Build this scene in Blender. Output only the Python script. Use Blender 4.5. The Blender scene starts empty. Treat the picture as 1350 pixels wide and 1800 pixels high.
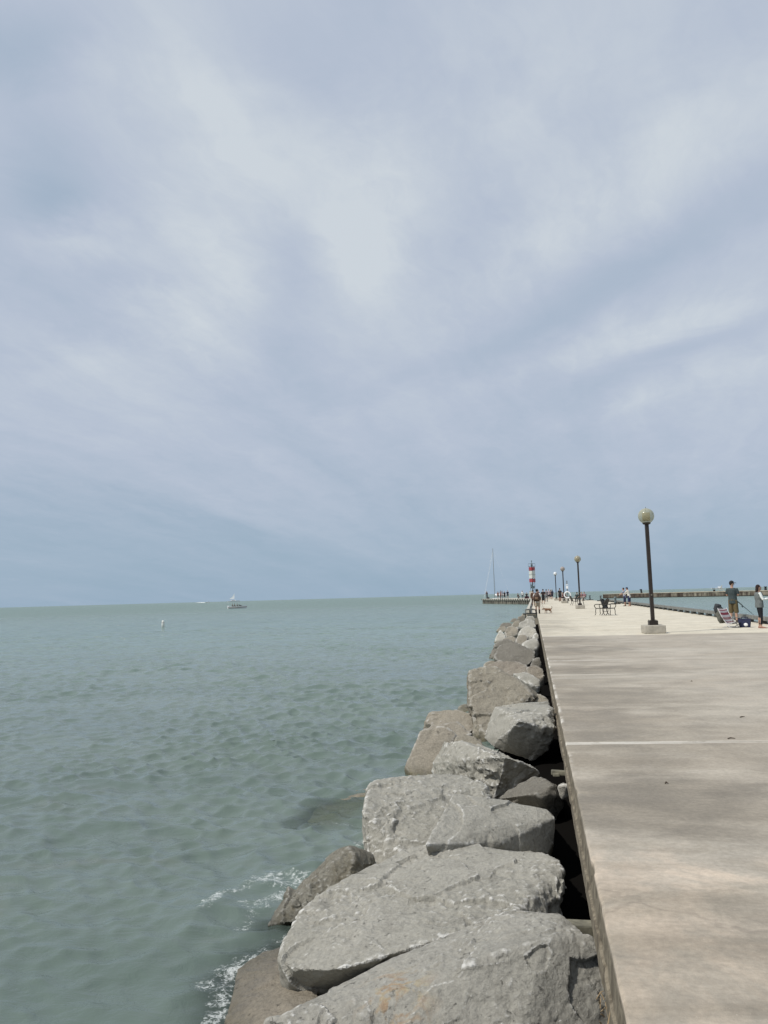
import bpy, bmesh, math, random
import numpy as np
from mathutils import Vector, Matrix
random.seed(7); RNG = np.random.default_rng(11)
PI = math.pi; rad = math.radians
sc = bpy.context.scene
COL = sc.collection

# ------------------------------------------------------------------ camera
F = 1352.0                                   # focal length in pixels of the 1350 x 1800 photograph
CAM = np.array([0, 0, 1.55])
_n = np.array([-0.0274, 1, -148.5 / F]); _n /= np.linalg.norm(_n)
_d = np.array([936 - 675, -(1041.4 - 900), -F]); _d = _d - _n * (_d @ _n); _d /= np.linalg.norm(_d)
_x = np.cross(_d, _n)
ROT = np.array([_x, _d, _n])
def ray(px, py): return ROT @ np.array([px - 675, -(py - 900), -F])
def atz(px, py, z=0.0):
    r = ray(px, py); return CAM + r * ((z - CAM[2]) / r[2])
def aty(px, py, y):
    r = ray(px, py); return CAM + r * (y / r[1])
def deckz(y): return 0.0022 * max(0.0, y - 30)
def ondeck(px, py):
    p = atz(px, py, 0)
    for _ in range(12): p = atz(px, py, deckz(p[1]))
    return p
cam = bpy.data.objects.new('camera', bpy.data.cameras.new('camera')); COL.objects.link(cam)
cam.data.sensor_fit = 'VERTICAL'; cam.data.sensor_height = 24; cam.data.lens = 24 * F / 1800
cam.data.clip_start = 0.05; cam.data.clip_end = 20000
M4 = Matrix([list(ROT[i]) + [CAM[i]] for i in range(3)] + [[0, 0, 0, 1]])
cam.matrix_world = M4
sc.camera = cam

# ------------------------------------------------------------------ numpy noise
_H = RNG.random((65536, 3))
def _hash(ix, iy, iz):
    h = (ix * 73856093) ^ (iy * 19349663) ^ (iz * 83492791)
    h = (h ^ (h >> 13)) * 1274126177
    return (h ^ (h >> 16)) & 65535
_G = RNG.normal(size=(65536, 3)); _G /= np.linalg.norm(_G, axis=1)[:, None]
def pnoise(p):
    i = np.floor(p).astype(np.int64); f = p - i
    u = f * f * f * (f * (f * 6 - 15) + 10)
    r = 0
    for a in (0, 1):
        for b in (0, 1):
            for c in (0, 1):
                g = _G[_hash(i[:, 0] + a, i[:, 1] + b, i[:, 2] + c)]
                dd = (g * (f - np.array([a, b, c]))).sum(1)
                w = (u[:, 0] if a else 1 - u[:, 0]) * (u[:, 1] if b else 1 - u[:, 1]) * (u[:, 2] if c else 1 - u[:, 2])
                r = r + w * dd
    return r * 1.5
def fbm(p, o=4, g=0.5):
    r, a = 0, 1.0
    for k in range(o):
        r = r + a * pnoise(p * 2.03 ** k + k * 17.3); a *= g
    return r
def ridged(p, o=3):
    r, a = 0, 1.0
    for k in range(o):
        r = r + a * (1 - 2 * np.abs(pnoise(p * 2.1 ** k + k * 9.1))); a *= 0.5
    return r
def chips(p):                                 # piecewise-flat broken facets
    i = np.floor(p).astype(np.int64)
    best = np.full(len(p), 9e9); val = np.zeros(len(p))
    for a in (-1, 0, 1):
        for b in (-1, 0, 1):
            for c in (-1, 0, 1):
                j = i + np.array([a, b, c]); h = _hash(j[:, 0], j[:, 1], j[:, 2])
                ctr = j + _H[h]; dv = p - ctr; dd = (dv * dv).sum(1)
                v = (dv * _G[(h * 7 + 3) & 65535]).sum(1) + 0.35 * (_H[h, 0] - .5)
                m = dd < best; best[m] = dd[m]; val[m] = v[m]
    return val

# ------------------------------------------------------------------ mesh helper
class MB:
    def __init__(s): s.v = []; s.f = []; s.m = []; s.mi = 0
    def add(s, vs, fs):
        o = len(s.v); s.v += [tuple(map(float, v)) for v in vs]; s.f += [tuple(i + o for i in f) for f in fs]; s.m += [s.mi] * len(fs); return s
    def box(s, c, d, rz=0, taper=1.0, rx=0, ry=0):
        R = Matrix.Rotation(rz, 3, 'Z') @ Matrix.Rotation(ry, 3, 'Y') @ Matrix.Rotation(rx, 3, 'X')
        vs = []
        for z in (-1, 1):
            t = taper if z > 0 else 1
            for x, y in ((-1, -1), (1, -1), (1, 1), (-1, 1)):
                vs.append(Vector(c) + R @ Vector((x * d[0] / 2 * t, y * d[1] / 2 * t, z * d[2] / 2)))
        return s.add(vs, [(3, 2, 1, 0), (4, 5, 6, 7), (0, 1, 5, 4), (1, 2, 6, 5), (2, 3, 7, 6), (3, 0, 4, 7)])
    def tube(s, path, radii, n=8, side=(0, 1, 0)):
        path = [Vector(p) for p in path]; N = len(path)
        if not isinstance(radii, (list, tuple)): radii = [radii] * N
        vs = []
        for k, p in enumerate(path):
            t = (path[min(k + 1, N - 1)] - path[max(k - 1, 0)]).normalized()
            sd = Vector(side); u = sd - t * sd.dot(t)
            if u.length < 0.05: sd = Vector((1, 0, 0.3)); u = sd - t * sd.dot(t)
            u.normalize(); w = t.cross(u)
            r = radii[k]; a, b = r if isinstance(r, (tuple, list)) else (r, r)
            for q in range(n):
                an = 2 * PI * q / n
                vs.append(p + u * (a * math.cos(an)) + w * (b * math.sin(an)))
        fs = [tuple(range(n - 1, -1, -1)), tuple((N - 1) * n + q for q in range(n))]
        for k in range(N - 1):
            for q in range(n):
                q2 = (q + 1) % n
                fs.append((k * n + q, k * n + q2, (k + 1) * n + q2, (k + 1) * n + q))
        return s.add(vs, fs)
    def ball(s, c, r, n=12, m=8, z0=-1.0):
        r = r if isinstance(r, (tuple, list)) else (r, r, r)
        th0 = math.acos(-z0) if z0 > -1 else 0
        rows = []
        vs = []
        for k in range(m + 1):
            th = th0 + (PI - th0) * k / m
            z = -math.cos(th); q = math.sin(th)
            for j in range(n):
                a = 2 * PI * j / n
                vs.append((c[0] + r[0] * q * math.cos(a), c[1] + r[1] * q * math.sin(a), c[2] + r[2] * z))
        fs = []
        for k in range(m):
            for j in range(n):
                j2 = (j + 1) % n
                fs.append((k * n + j, k * n + j2, (k + 1) * n + j2, (k + 1) * n + j))
        if th0 > 0: fs.append(tuple(range(n - 1, -1, -1)))
        return s.add(vs, fs)
    def lathe(s, prof, n=16, c=(0, 0, 0)):
        vs = []
        for r, z in prof:
            for j in range(n):
                a = 2 * PI * j / n; vs.append((c[0] + r * math.cos(a), c[1] + r * math.sin(a), c[2] + z))
        fs = []
        for k in range(len(prof) - 1):
            for j in range(n):
                j2 = (j + 1) % n; fs.append((k * n + j, k * n + j2, (k + 1) * n + j2, (k + 1) * n + j))
        fs.append(tuple(range(n - 1, -1, -1))); fs.append(tuple((len(prof) - 1) * n + j for j in range(n)))
        return s.add(vs, fs)
    def build(s, name, mat, parent=None, smooth=False, remesh=0, smit=0, bevel=0):
        me = bpy.data.meshes.new(name); me.from_pydata(s.v, [], s.f)
        mats = mat if isinstance(mat, (list, tuple)) else [mat]
        for m_ in mats: me.materials.append(m_)
        for p, i in zip(me.polygons, s.m): p.material_index = i
        bm = bmesh.new(); bm.from_mesh(me)
        bmesh.ops.remove_doubles(bm, verts=bm.verts, dist=1e-6)
        bmesh.ops.recalc_face_normals(bm, faces=bm.faces)
        if bevel: bmesh.ops.bevel(bm, geom=list(bm.edges), offset=bevel, segments=2, affect='EDGES', profile=.6)
        bm.to_mesh(me); bm.free()
        o = bpy.data.objects.new(name, me); COL.objects.link(o)
        if remesh:
            md = o.modifiers.new('r', 'REMESH'); md.mode = 'VOXEL'; md.voxel_size = remesh
            if smit:
                m2 = o.modifiers.new('s', 'SMOOTH'); m2.iterations = smit; m2.factor = .5
            bake(o)
            if not len(o.data.materials): o.data.materials.append(mats[0])
        if parent: o.parent = parent
        for p in o.data.polygons: p.use_smooth = smooth
        return o
def bake(o):
    dg = bpy.context.evaluated_depsgraph_get(); dg.update()
    me = bpy.data.meshes.new_from_object(o.evaluated_get(dg)); old = o.data
    o.modifiers.clear(); nm = old.name; o.data = me; bpy.data.meshes.remove(old); me.name = nm
def tag(o, label=None, cat=None, group=None, kind=None):
    if label: o['label'] = label
    if cat: o['category'] = cat
    if group: o['group'] = group
    if kind: o['kind'] = kind
    return o
def thing(name, label, cat, loc=(0, 0, 0), rz=0, group=None, scale=1.0):
    o = bpy.data.objects.new(name, None); COL.objects.link(o)
    o.location = [float(q) for q in loc]; o.rotation_euler = (0, 0, rz); o.scale = (scale,) * 3
    o.empty_display_size = .1
    return tag(o, label, cat, group)
def dup(root, loc, rz, label, group=None):
    def cp(o, par):
        c = o.copy(); COL.objects.link(c)
        if par: c.parent = par
        for ch in list(kids[o]): cp(ch, c)
        return c
    kids = {}
    def walk(o):
        kids[o] = list(o.children)
        for ch in kids[o]: walk(ch)
    walk(root)
    r = cp(root, None); r.location = [float(q) for q in loc]; r.rotation_euler = (0, 0, rz); r['label'] = label
    if group: r['group'] = group
    return r

# ------------------------------------------------------------------ node helper
class NT:
    def __init__(s, tree): s.t = tree; s.n = tree.nodes; s.l = tree.links
    def node(s, typ, **kw):
        nd = s.n.new(typ)
        for k, v in kw.items(): setattr(nd, k, v)
        return nd
    def put(s, sock, v):
        if v is None: return
        if isinstance(v, bpy.types.NodeSocket): s.l.new(v, sock)
        else:
            if sock.type == 'RGBA' and not hasattr(v, '__len__'): v = (v, v, v, 1)
            elif sock.type == 'RGBA' and len(v) == 3: v = (*v, 1)
            sock.default_value = v
    def math(s, op, a, b=None, c=None, clamp=False):
        nd = s.node('ShaderNodeMath', operation=op, use_clamp=clamp)
        for i, q in enumerate((a, b, c)): s.put(nd.inputs[i], q)
        return nd.outputs[0]
    def vmath(s, op, a, b=None, out=0):
        nd = s.node('ShaderNodeVectorMath', operation=op); s.put(nd.inputs[0], a)
        if b is not None:
            s.put(nd.inputs['Scale' if op == 'SCALE' else 1], b)
        return nd.outputs[out]
    def noise(s, vec, scale, detail=4, rough=.55, dist=0.0, out='Fac'):
        nd = s.node('ShaderNodeTexNoise'); s.put(nd.inputs['Vector'], vec)
        nd.inputs['Scale'].default_value = scale; nd.inputs['Detail'].default_value = detail
        nd.inputs['Roughness'].default_value = rough; nd.inputs['Distortion'].default_value = dist
        return nd.outputs[out]
    def voro(s, vec, scale, feature='F1', out='Distance'):
        nd = s.node('ShaderNodeTexVoronoi', feature=feature); s.put(nd.inputs['Vector'], vec)
        nd.inputs['Scale'].default_value = scale; return nd.outputs[out]
    def ss(s, x, a, b, lo=0.0, hi=1.0):
        nd = s.node('ShaderNodeMapRange', interpolation_type='SMOOTHSTEP'); s.put(nd.inputs[0], x)
        nd.inputs[1].default_value = a; nd.inputs[2].default_value = b; nd.inputs[3].default_value = lo; nd.inputs[4].default_value = hi
        return nd.outputs[0]
    def mix(s, f, a, b, mode='MIX'):
        nd = s.node('ShaderNodeMix', data_type='RGBA', blend_type=mode)
        s.put(nd.inputs[0], f); s.put(nd.inputs[6], a); s.put(nd.inputs[7], b); return nd.outputs[2]
    def ramp(s, f, stops):
        nd = s.node('ShaderNodeValToRGB'); s.put(nd.inputs[0], f); cr = nd.color_ramp
        while len(cr.elements) < len(stops): cr.elements.new(.5)
        for e, (p, c) in zip(cr.elements, stops): e.position = p; e.color = (*c, 1) if len(c) == 3 else c
        return nd.outputs[0]
    def sep(s, v):
        nd = s.node('ShaderNodeSeparateXYZ'); s.put(nd.inputs[0], v); return nd.outputs
    def comb(s, x, y, z):
        nd = s.node('ShaderNodeCombineXYZ')
        for i, q in enumerate((x, y, z)): s.put(nd.inputs[i], q)
        return nd.outputs[0]
    def bump(s, h, strength, dist, normal=None):
        nd = s.node('ShaderNodeBump'); s.put(nd.inputs['Height'], h)
        nd.inputs['Strength'].default_value = strength; nd.inputs['Distance'].default_value = dist
        if normal is not None: s.put(nd.inputs['Normal'], normal)
        return nd.outputs[0]
    def coord(s, which='Object'): return s.node('ShaderNodeTexCoord').outputs[which]
def material(name):
    m = bpy.data.materials.new(name); m.use_nodes = True; m.node_tree.nodes.clear()
    t = NT(m.node_tree); o = t.node('ShaderNodeOutputMaterial'); b = t.node('ShaderNodeBsdfPrincipled')
    t.l.new(b.outputs[0], o.inputs[0]); return m, t, b, o
def plain(name, col, rough=.7, var=.18, scale=9.0, metal=0.0, bump=0.0, spec=.4):
    m, t, b, o = material(name)
    v = t.coord(); nz = t.noise(v, scale, 5, .6)
    f = t.ss(nz, .3, .7, 1 - var, 1 + var)
    t.put(b.inputs['Base Color'], t.mix(1.0, col, f, 'MULTIPLY'))
    b.inputs['Roughness'].default_value = rough; b.inputs['Metallic'].default_value = metal
    b.inputs['Specular IOR Level'].default_value = spec
    if bump: t.put(b.inputs['Normal'], t.bump(nz, .6, bump))
    return m

# ------------------------------------------------------------------ world: thin high cloud over blue
SUN_DIR = Vector((-0.50, -0.36, 0.79)).normalized()
elev = math.asin(SUN_DIR.z)
w = bpy.data.worlds.new('World'); sc.world = w; w.use_nodes = True; w.node_tree.nodes.clear()
t = NT(w.node_tree)
out = t.node('ShaderNodeOutputWorld')
sky = t.node('ShaderNodeTexSky', sky_type='NISHITA'); sky.sun_disc = False
sky.sun_elevation = elev; sky.sun_rotation = math.atan2(SUN_DIR.x, SUN_DIR.y); sky.dust_density = 2.0
bg1 = t.node('ShaderNodeBackground'); t.l.new(sky.outputs[0], bg1.inputs[0]); bg1.inputs[1].default_value = 0.1
dv = t.coord('Generated')
X, Y, Z = t.sep(dv)
zz = t.math('MAXIMUM', Z, 0.0)
den = t.math('ADD', zz, 0.16)
u = t.math('DIVIDE', X, den); v = t.math('DIVIDE', Y, den)
def rot2(u, v, a):
    c, s_ = math.cos(a), math.sin(a)
    return (t.math('ADD', t.math('MULTIPLY', u, c), t.math('MULTIPLY', v, s_)),
            t.math('ADD', t.math('MULTIPLY', u, -s_), t.math('MULTIPLY', v, c)))
ur, vr = rot2(u, v, rad(-9))
pv = t.comb(ur, t.math('MULTIPLY', vr, 0.30), 3.7)
wob = t.noise(t.comb(u, v, 1.3), 1.1, 3, .5, out='Color')
pv2 = t.vmath('ADD', pv, t.vmath('SCALE', t.vmath('SUBTRACT', wob, (.5, .5, .5)), .42))
pw = t.comb(ur, t.math('MULTIPLY', vr, 0.16), 1.7)
pw2 = t.vmath('ADD', pw, t.vmath('SCALE', t.vmath('SUBTRACT', t.noise(t.comb(u, v, 6.3), 2.2, 4, .6, out='Color'), (.5, .5, .5)), .30))
n1 = t.noise(pv2, 1.3, 4, .5)
n2 = t.noise(t.vmath('ADD', pw2, (7.1, 3.2, 0)), 5.5, 8, .62)          # fibrous wisps
n3 = t.noise(t.comb(ur, t.math('MULTIPLY', vr, .6), 9.2), .55, 2, .5)
n4 = t.noise(t.comb(u, v, 4.4), 3.2, 8, .62, .5)                        # fine mottling
dens = t.math('ADD', .218, t.math('ADD', t.math('MULTIPLY', n1, .24), t.math('ADD', t.math('MULTIPLY', n2, .20), t.math('ADD', t.math('MULTIPLY', n3, .09), t.math('MULTIPLY', n4, .055)))))
tex = t.ss(n2, .28, .68, .70, 1.20)
def pl(px, py):
    r = ray(px, py); r = r / np.linalg.norm(r); q = max(r[2], 0) + .16; return r[0] / q, r[1] / q
wu = t.math('ADD', u, t.math('MULTIPLY', t.math('SUBTRACT', n1, .5), .28)); wv = t.math('ADD', v, t.math('MULTIPLY', t.math('SUBTRACT', n4, .5), .30))
def streak(x0, y0, x1, y1, wd, amp):          # one band of the cloud layer, between two directions of the sky
    a, b_ = pl(x0, y0), pl(x1, y1); cx, cy = (a[0] + b_[0]) / 2, (a[1] + b_[1]) / 2
    L = math.hypot(b_[0] - a[0], b_[1] - a[1]); ex, ey = (b_[0] - a[0]) / L, (b_[1] - a[1]) / L
    du = t.math('SUBTRACT', wu, float(cx)); dv_ = t.math('SUBTRACT', wv, float(cy))
    p_ = t.math('ADD', t.math('MULTIPLY', du, float(ex)), t.math('MULTIPLY', dv_, float(ey)))
    q_ = t.math('ADD', t.math('MULTIPLY', du, float(-ey)), t.math('MULTIPLY', dv_, float(ex)))
    p_ = t.math('DIVIDE', p_, float(L * .62)); q_ = t.math('DIVIDE', q_, wd)
    d2 = t.math('ADD', t.math('MULTIPLY', p_, p_), t.math('MULTIPLY', q_, q_))
    return t.math('MULTIPLY', t.math('MULTIPLY', t.math('EXPONENT', t.math('MULTIPLY', d2, -1.0)), amp), tex)
for a in [(820, 530, 1345, 150, .12, .13), (635, 560, 665, 320, .09, .15), (290, 650, 400, 340, .17, .14), (120, 0, 500, 250, .14, .075), (840, 340, 960, 0, .20, .085),
          (890, 660, 1350, 525, .09, .10), (0, 425, 170, 450, .09, .10), (1000, 740, 1350, 640, .10, .06), (420, 330, 700, 260, .2, .05), (60, 660, 200, 620, .10, .07),
          (900, 600, 1350, 335, .09, -.085), (1080, 655, 1350, 568, .07, -.075), (0, 320, 150, 385, .12, -.15), (0, 10, 110, 130, .15, -.15), (400, 0, 600, 210, .12, -.10),
          (130, 505, 290, 480, .05, -.06), (470, 600, 560, 300, .07, -.05), (600, 700, 900, 590, .06, -.04), (1050, 120, 1230, 0, .10, -.03), (0, 230, 120, 260, .07, -.06)]:
    dens = t.math('ADD', dens, streak(*a))
hz = t.ss(Z, 0.0, .30)                          # the cloud thins into blue-grey towards the horizon
dens = t.math('ADD', dens, t.math('MULTIPLY', t.math('SUBTRACT', hz, .62), .17))
ccol = t.ramp(dens, [(.30, (.300, .410, .515)), (.42, (.385, .475, .590)), (.54, (.488, .552, .662)), (.70, (.635, .690, .742))])
low = t.ss(Z, 0.0, .16)
ccol = t.mix(low, t.mix(.55, ccol, (.315, .445, .575)), ccol)
bg2 = t.node('ShaderNodeBackground'); t.l.new(ccol, bg2.inputs[0]); bg2.inputs[1].default_value = 1.0
mx = t.node('ShaderNodeMixShader'); mx.inputs[0].default_value = .93
t.l.new(bg1.outputs[0], mx.inputs[1]); t.l.new(bg2.outputs[0], mx.inputs[2]); t.l.new(mx.outputs[0], out.inputs[0])
sun = bpy.data.objects.new('sun', bpy.data.lights.new('sun', 'SUN')); COL.objects.link(sun)
sun.data.energy = 3.5; sun.data.angle = rad(1.2); sun.data.color = (1, .955, .87)
sun.rotation_euler = (-SUN_DIR).to_track_quat('-Z', 'Y').to_euler()
sc.view_settings.view_transform = 'Standard'; sc.view_settings.look = 'None'
sc.view_settings.exposure = 0; sc.view_settings.gamma = 1
sc.cycles.max_bounces = 6; sc.cycles.transparent_max_bounces = 12
sc.cycles.caustics_reflective = False; sc.cycles.caustics_refractive = False

# ------------------------------------------------------------------ materials
def rock_mat(name, c1, c2, c3, crack=.6, white=.5, speck=.5, vein=False, weedk=1.0):
    m, t, b, o = material(name)
    g = t.node('ShaderNodeNewGeometry'); P = g.outputs['Position']; L = t.coord()
    rnd = t.node('ShaderNodeObjectInfo').outputs['Random']
    V = t.vmath('ADD', P, t.vmath('SCALE', t.comb(1, 2, 3), rnd))
    big = t.noise(V, 1.6, 6, .6, .4); mid = t.noise(V, 9, 8, .68, .3); fine = t.noise(V, 46, 8, .72)
    col = t.mix(t.ss(big, .35, .68), c1, c2)
    col = t.mix(t.math('MULTIPLY', t.ss(mid, .52, .74), .65), col, c3)
    dk = t.ss(t.noise(V, 3.2, 6, .66, .8), .50, .70)
    col = t.mix(t.math('MULTIPLY', dk, .35), col, tuple(q * .62 for q in c3))
    col = t.mix(1.0, col, t.ss(fine, .28, .74, 1 - .34 * speck, 1 + .26 * speck), 'MULTIPLY')
    pit = t.ss(t.noise(V, 17, 7, .75, .6), .60, .70)
    col = t.mix(t.math('MULTIPLY', pit, .30), col, tuple(q * .42 for q in c3))
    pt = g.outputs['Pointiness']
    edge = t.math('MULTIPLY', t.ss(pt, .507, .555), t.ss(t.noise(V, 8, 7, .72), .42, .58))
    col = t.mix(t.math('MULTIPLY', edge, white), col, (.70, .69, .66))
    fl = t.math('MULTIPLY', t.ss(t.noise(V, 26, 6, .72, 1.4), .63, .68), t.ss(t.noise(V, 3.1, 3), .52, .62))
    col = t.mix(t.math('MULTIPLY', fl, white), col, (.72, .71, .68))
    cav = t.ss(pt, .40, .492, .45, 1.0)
    col = t.mix(crack, col, t.mix(1.0, col, cav, 'MULTIPLY'))  # concave parts of the mesh get a darker colour
    if vein:
        p0 = atz(700, 1775, -.55)
        dd = t.vmath('LENGTH', t.vmath('SUBTRACT', P, tuple(p0)), out='Value')
        vm = t.math('MULTIPLY', t.ss(dd, .30, .05), t.ss(t.noise(V, 7, 5, .6, 1.6), .46, .60))
        col = t.mix(t.math('MULTIPLY', vm, .62), col, t.mix(t.ss(mid, .42, .56), (.30, .15, .04), (.42, .33, .17)))
    z = t.sep(P)[2]
    wet = t.ss(t.math('ADD', z, t.math('MULTIPLY', mid, .22)), -.82, -.64)     # wet, weedy band at the waterline
    weed = t.mix(t.ss(big, .4, .6), (.050, .044, .022), (.105, .086, .018))
    col = t.mix(wet, t.mix(t.ss(mid, .38, .62, .15 * weedk, .75 * weedk), t.mix(1.0, col, .58, 'MULTIPLY'), weed), col)
    t.put(b.inputs['Base Color'], col)
    t.put(b.inputs['Roughness'], t.math('ADD', t.math('MULTIPLY', wet, .58), .30))
    b.inputs['Specular IOR Level'].default_value = .35
    h = t.math('ADD', t.math('MULTIPLY', mid, 1.0), t.math('ADD', t.math('MULTIPLY', fine, .35), t.math('MULTIPLY', pit, -.35)))
    t.put(b.inputs['Normal'], t.bump(h, .85, .034))
    return m
ROCK = {
    'grey': rock_mat('grey limestone', (.300, .288, .250), (.340, .326, .286), (.246, .234, .200), .55, .75, .6),
    'front': rock_mat('grey limestone with rust vein', (.295, .283, .248), (.335, .321, .284), (.242, .230, .198), .55, .75, .6, True),
    'pale': rock_mat('pale limestone', (.43, .41, .36), (.36, .34, .29), (.30, .27, .22), .6, .6, .6),
    'tan': rock_mat('tan stone', (.285, .255, .205), (.245, .222, .182), (.18, .155, .122), .7, .45, .8),
    'brown': rock_mat('brown granite', (.225, .203, .162), (.262, .238, .190), (.150, .130, .100), .7, .3, .9),
    'dark': rock_mat('dark stone', (.160, .148, .124), (.192, .178, .150), (.118, .106, .086), .7, .25, .8),
    'red': rock_mat('reddish stone', (.230, .203, .165), (.262, .232, .188), (.155, .124, .098), .7, .3, .9),
    'sunken': rock_mat('silted sunken stone', (.46, .40, .29), (.40, .35, .25), (.30, .25, .17), .4, .1, .6, weedk=.55),
    'wetbrown': rock_mat('wet brown flat stone', (.25, .22, .175), (.22, .195, .155), (.16, .135, .105), .6, .1, .7, weedk=.45),
    'wet': rock_mat('wet weedy stone', (.19, .18, .15), (.15, .135, .10), (.11, .09, .05), .8, .3, .9),
}
# concrete of the pier
def concrete(name, top=True):
    m, t, b, o = material(name)
    P = t.node('ShaderNodeNewGeometry').outputs['Position']; x, y, z = t.sep(P)
    big = t.noise(t.comb(t.math('MULTIPLY', x, .55), y, z), .55, 5, .6, .5)
    mid = t.noise(t.comb(t.math('MULTIPLY', x, .8), y, z), 2.0, 8, .62, .3)
    fine = t.noise(P, 24, 9, .74); grit = t.noise(P, 130, 4, .7)
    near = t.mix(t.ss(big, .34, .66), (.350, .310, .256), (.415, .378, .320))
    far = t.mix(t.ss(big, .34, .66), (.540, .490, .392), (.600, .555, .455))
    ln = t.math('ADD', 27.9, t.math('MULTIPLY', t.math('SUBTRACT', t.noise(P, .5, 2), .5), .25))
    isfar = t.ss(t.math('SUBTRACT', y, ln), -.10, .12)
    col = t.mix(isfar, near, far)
    # newer, pinker patch by the near corner, worn bright
    pn = t.math('MULTIPLY', t.ss(y, 5.5, 4.5), t.ss(t.noise(P, 1.5, 8, .68, .8), .38, .62))
    col = t.mix(t.math('MULTIPLY', pn, .75), col, (.580, .480, .380))
    # dark water stains spreading from the left edge
    sx = t.math('SUBTRACT', x, .262)
    st = t.math('MULTIPLY', t.ss(t.math('ADD', sx, t.math('MULTIPLY', t.math('SUBTRACT', mid, .5), 1.6)), 3.2, .1), t.ss(t.noise(t.comb(t.math('MULTIPLY', x, .35), y, 5), .55, 6, .66, .8), .38, .56))
    col = t.mix(t.math('MULTIPLY', st, t.math('SUBTRACT', .62, t.math('MULTIPLY', isfar, .30))), col, (.215, .185, .142))
    def spill(cx, cy, rx, ry):
        a = t.math('DIVIDE', t.math('SUBTRACT', x, cx), rx); bb = t.math('DIVIDE', t.math('SUBTRACT', y, cy), ry)
        d2 = t.math('ADD', t.math('MULTIPLY', a, a), t.math('MULTIPLY', bb, bb))
        return t.ss(t.math('ADD', d2, t.math('MULTIPLY', t.math('SUBTRACT', mid, .5), 2.4)), 1.5, -.1)
    for cx, cy, rx, ry, am in ((.85, 6.1, .95, .9, .72), (.55, 9.6, .7, 1.6, .45), (1.2, 21.5, 1.9, 1.3, .55), (1.3, 15.9, 1.7, .9, .50), (1.0, 25.2, 1.7, .8, .50), (1.0, 12.0, 1.3, 1.0, .35), (.7, 34, 1.0, 3, .28), (1.0, 41, 1.0, 2.5, .30)):
        col = t.mix(t.math('MULTIPLY', spill(cx, cy, rx, ry), am), col, (.200, .178, .145))
    col = t.mix(1.0, col, t.ss(mid, .28, .72, .87, 1.11), 'MULTIPLY')
    col = t.mix(1.0, col, t.ss(fine, .28, .74, .84, 1.13), 'MULTIPLY')
    agg = t.math('MULTIPLY', t.ss(t.noise(P, 75, 5, .75), .60, .70), t.ss(t.noise(P, 1.4, 5, .65), .40, .60))
    col = t.mix(t.math('MULTIPLY', agg, t.math('MULTIPLY', t.ss(y, 14, 4), .55)), col, (.66, .60, .50))
    blot = t.ss(t.noise(t.comb(t.math('MULTIPLY', x, .7), y, 8), 1.7, 8, .72, 1.2), .54, .66)
    col = t.mix(t.math('MULTIPLY', blot, t.math('SUBTRACT', .30, t.math('MULTIPLY', isfar, .2))), col, (.235, .205, .160))
    # brushed sweep marks across the pier
    br = t.noise(t.comb(t.math('MULTIPLY', x, 1.3), t.math('MULTIPLY', y, 7), z), 3.2, 6, .7)
    col = t.mix(1.0, col, t.ss(br, .30, .70, .975, 1.025), 'MULTIPLY')
    pitm = t.ss(t.noise(P, 60, 4, .6), .70, .76)
    col = t.mix(t.math('MULTIPLY', pitm, .28), col, (.16, .14, .115))
    # pale lime line along the slab joints, thin dark crack inside
    skew = t.math('ADD', y, t.math('ADD', t.math('MULTIPLY', x, -.10), t.math('MULTIPLY', t.math('SUBTRACT', t.noise(P, 2.2, 4), .5), .10)))
    ph = t.math('ABSOLUTE', t.math('SUBTRACT', t.math('FRACT', t.math('ADD', t.math('DIVIDE', t.math('SUBTRACT', skew, 8.28), 9.75), .5)), .5))
    jd = t.math('MULTIPLY', ph, 9.75)
    wl = t.math('MULTIPLY', t.ss(jd, .085, .03), t.math('MULTIPLY', t.ss(t.noise(P, 5, 5, .7), .25, .52), t.ss(x, 2.6, .7, .28, 1.0)))
    col = t.mix(t.math('MULTIPLY', wl, t.math('SUBTRACT', .72, t.math('MULTIPLY', isfar, .6))), col, (.66, .625, .56))
    col = t.mix(t.math('MULTIPLY', t.ss(jd, .010, .004), .5), col, (.10, .09, .07))
    cr = t.math('ABSOLUTE', t.math('SUBTRACT', skew, 14.95))
    col = t.mix(t.math('MULTIPLY', t.math('MULTIPLY', t.ss(cr, .06, .02), t.ss(x, 2.2, 1.4)), .45), col, (.62, .58, .50))
    # dark seam out towards the harbour edge between old and new concrete
    sm = t.math('MULTIPLY', t.ss(t.math('ABSOLUTE', t.math('SUBTRACT', t.math('SUBTRACT', y, ln), .0)), .17, .06), t.ss(x, 5.4, 6.4))
    col = t.mix(t.math('MULTIPLY', sm, .75), col, (.17, .15, .12))
    # hairline cracks
    vd = t.voro(t.vmath('ADD', t.comb(x, y, 0), t.vmath('SCALE', t.noise(P, 1.5, 4, .6, out='Color'), .8)), .16, 'DISTANCE_TO_EDGE')
    col = t.mix(t.math('MULTIPLY', t.ss(vd, .0035, .0012), .22), col, (.14, .12, .10))
    # lime streaks and bare aggregate on the edge
    ew = t.math('MULTIPLY', t.ss(t.math('ADD', sx, t.math('MULTIPLY', fine, .05)), .075, .03), t.ss(t.noise(P, 1.3, 5, .65), .50, .62))
    ew = t.math('MULTIPLY', ew, t.ss(y, 6.0, 8.5))
    col = t.mix(t.math('MULTIPLY', ew, .8), col, (.66, .63, .57))
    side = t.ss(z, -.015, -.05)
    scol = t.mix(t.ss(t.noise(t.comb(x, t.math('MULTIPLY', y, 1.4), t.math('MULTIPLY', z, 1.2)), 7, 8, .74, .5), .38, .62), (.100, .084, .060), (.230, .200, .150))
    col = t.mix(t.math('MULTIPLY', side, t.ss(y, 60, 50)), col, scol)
    t.put(b.inputs['Base Color'], col)
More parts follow.
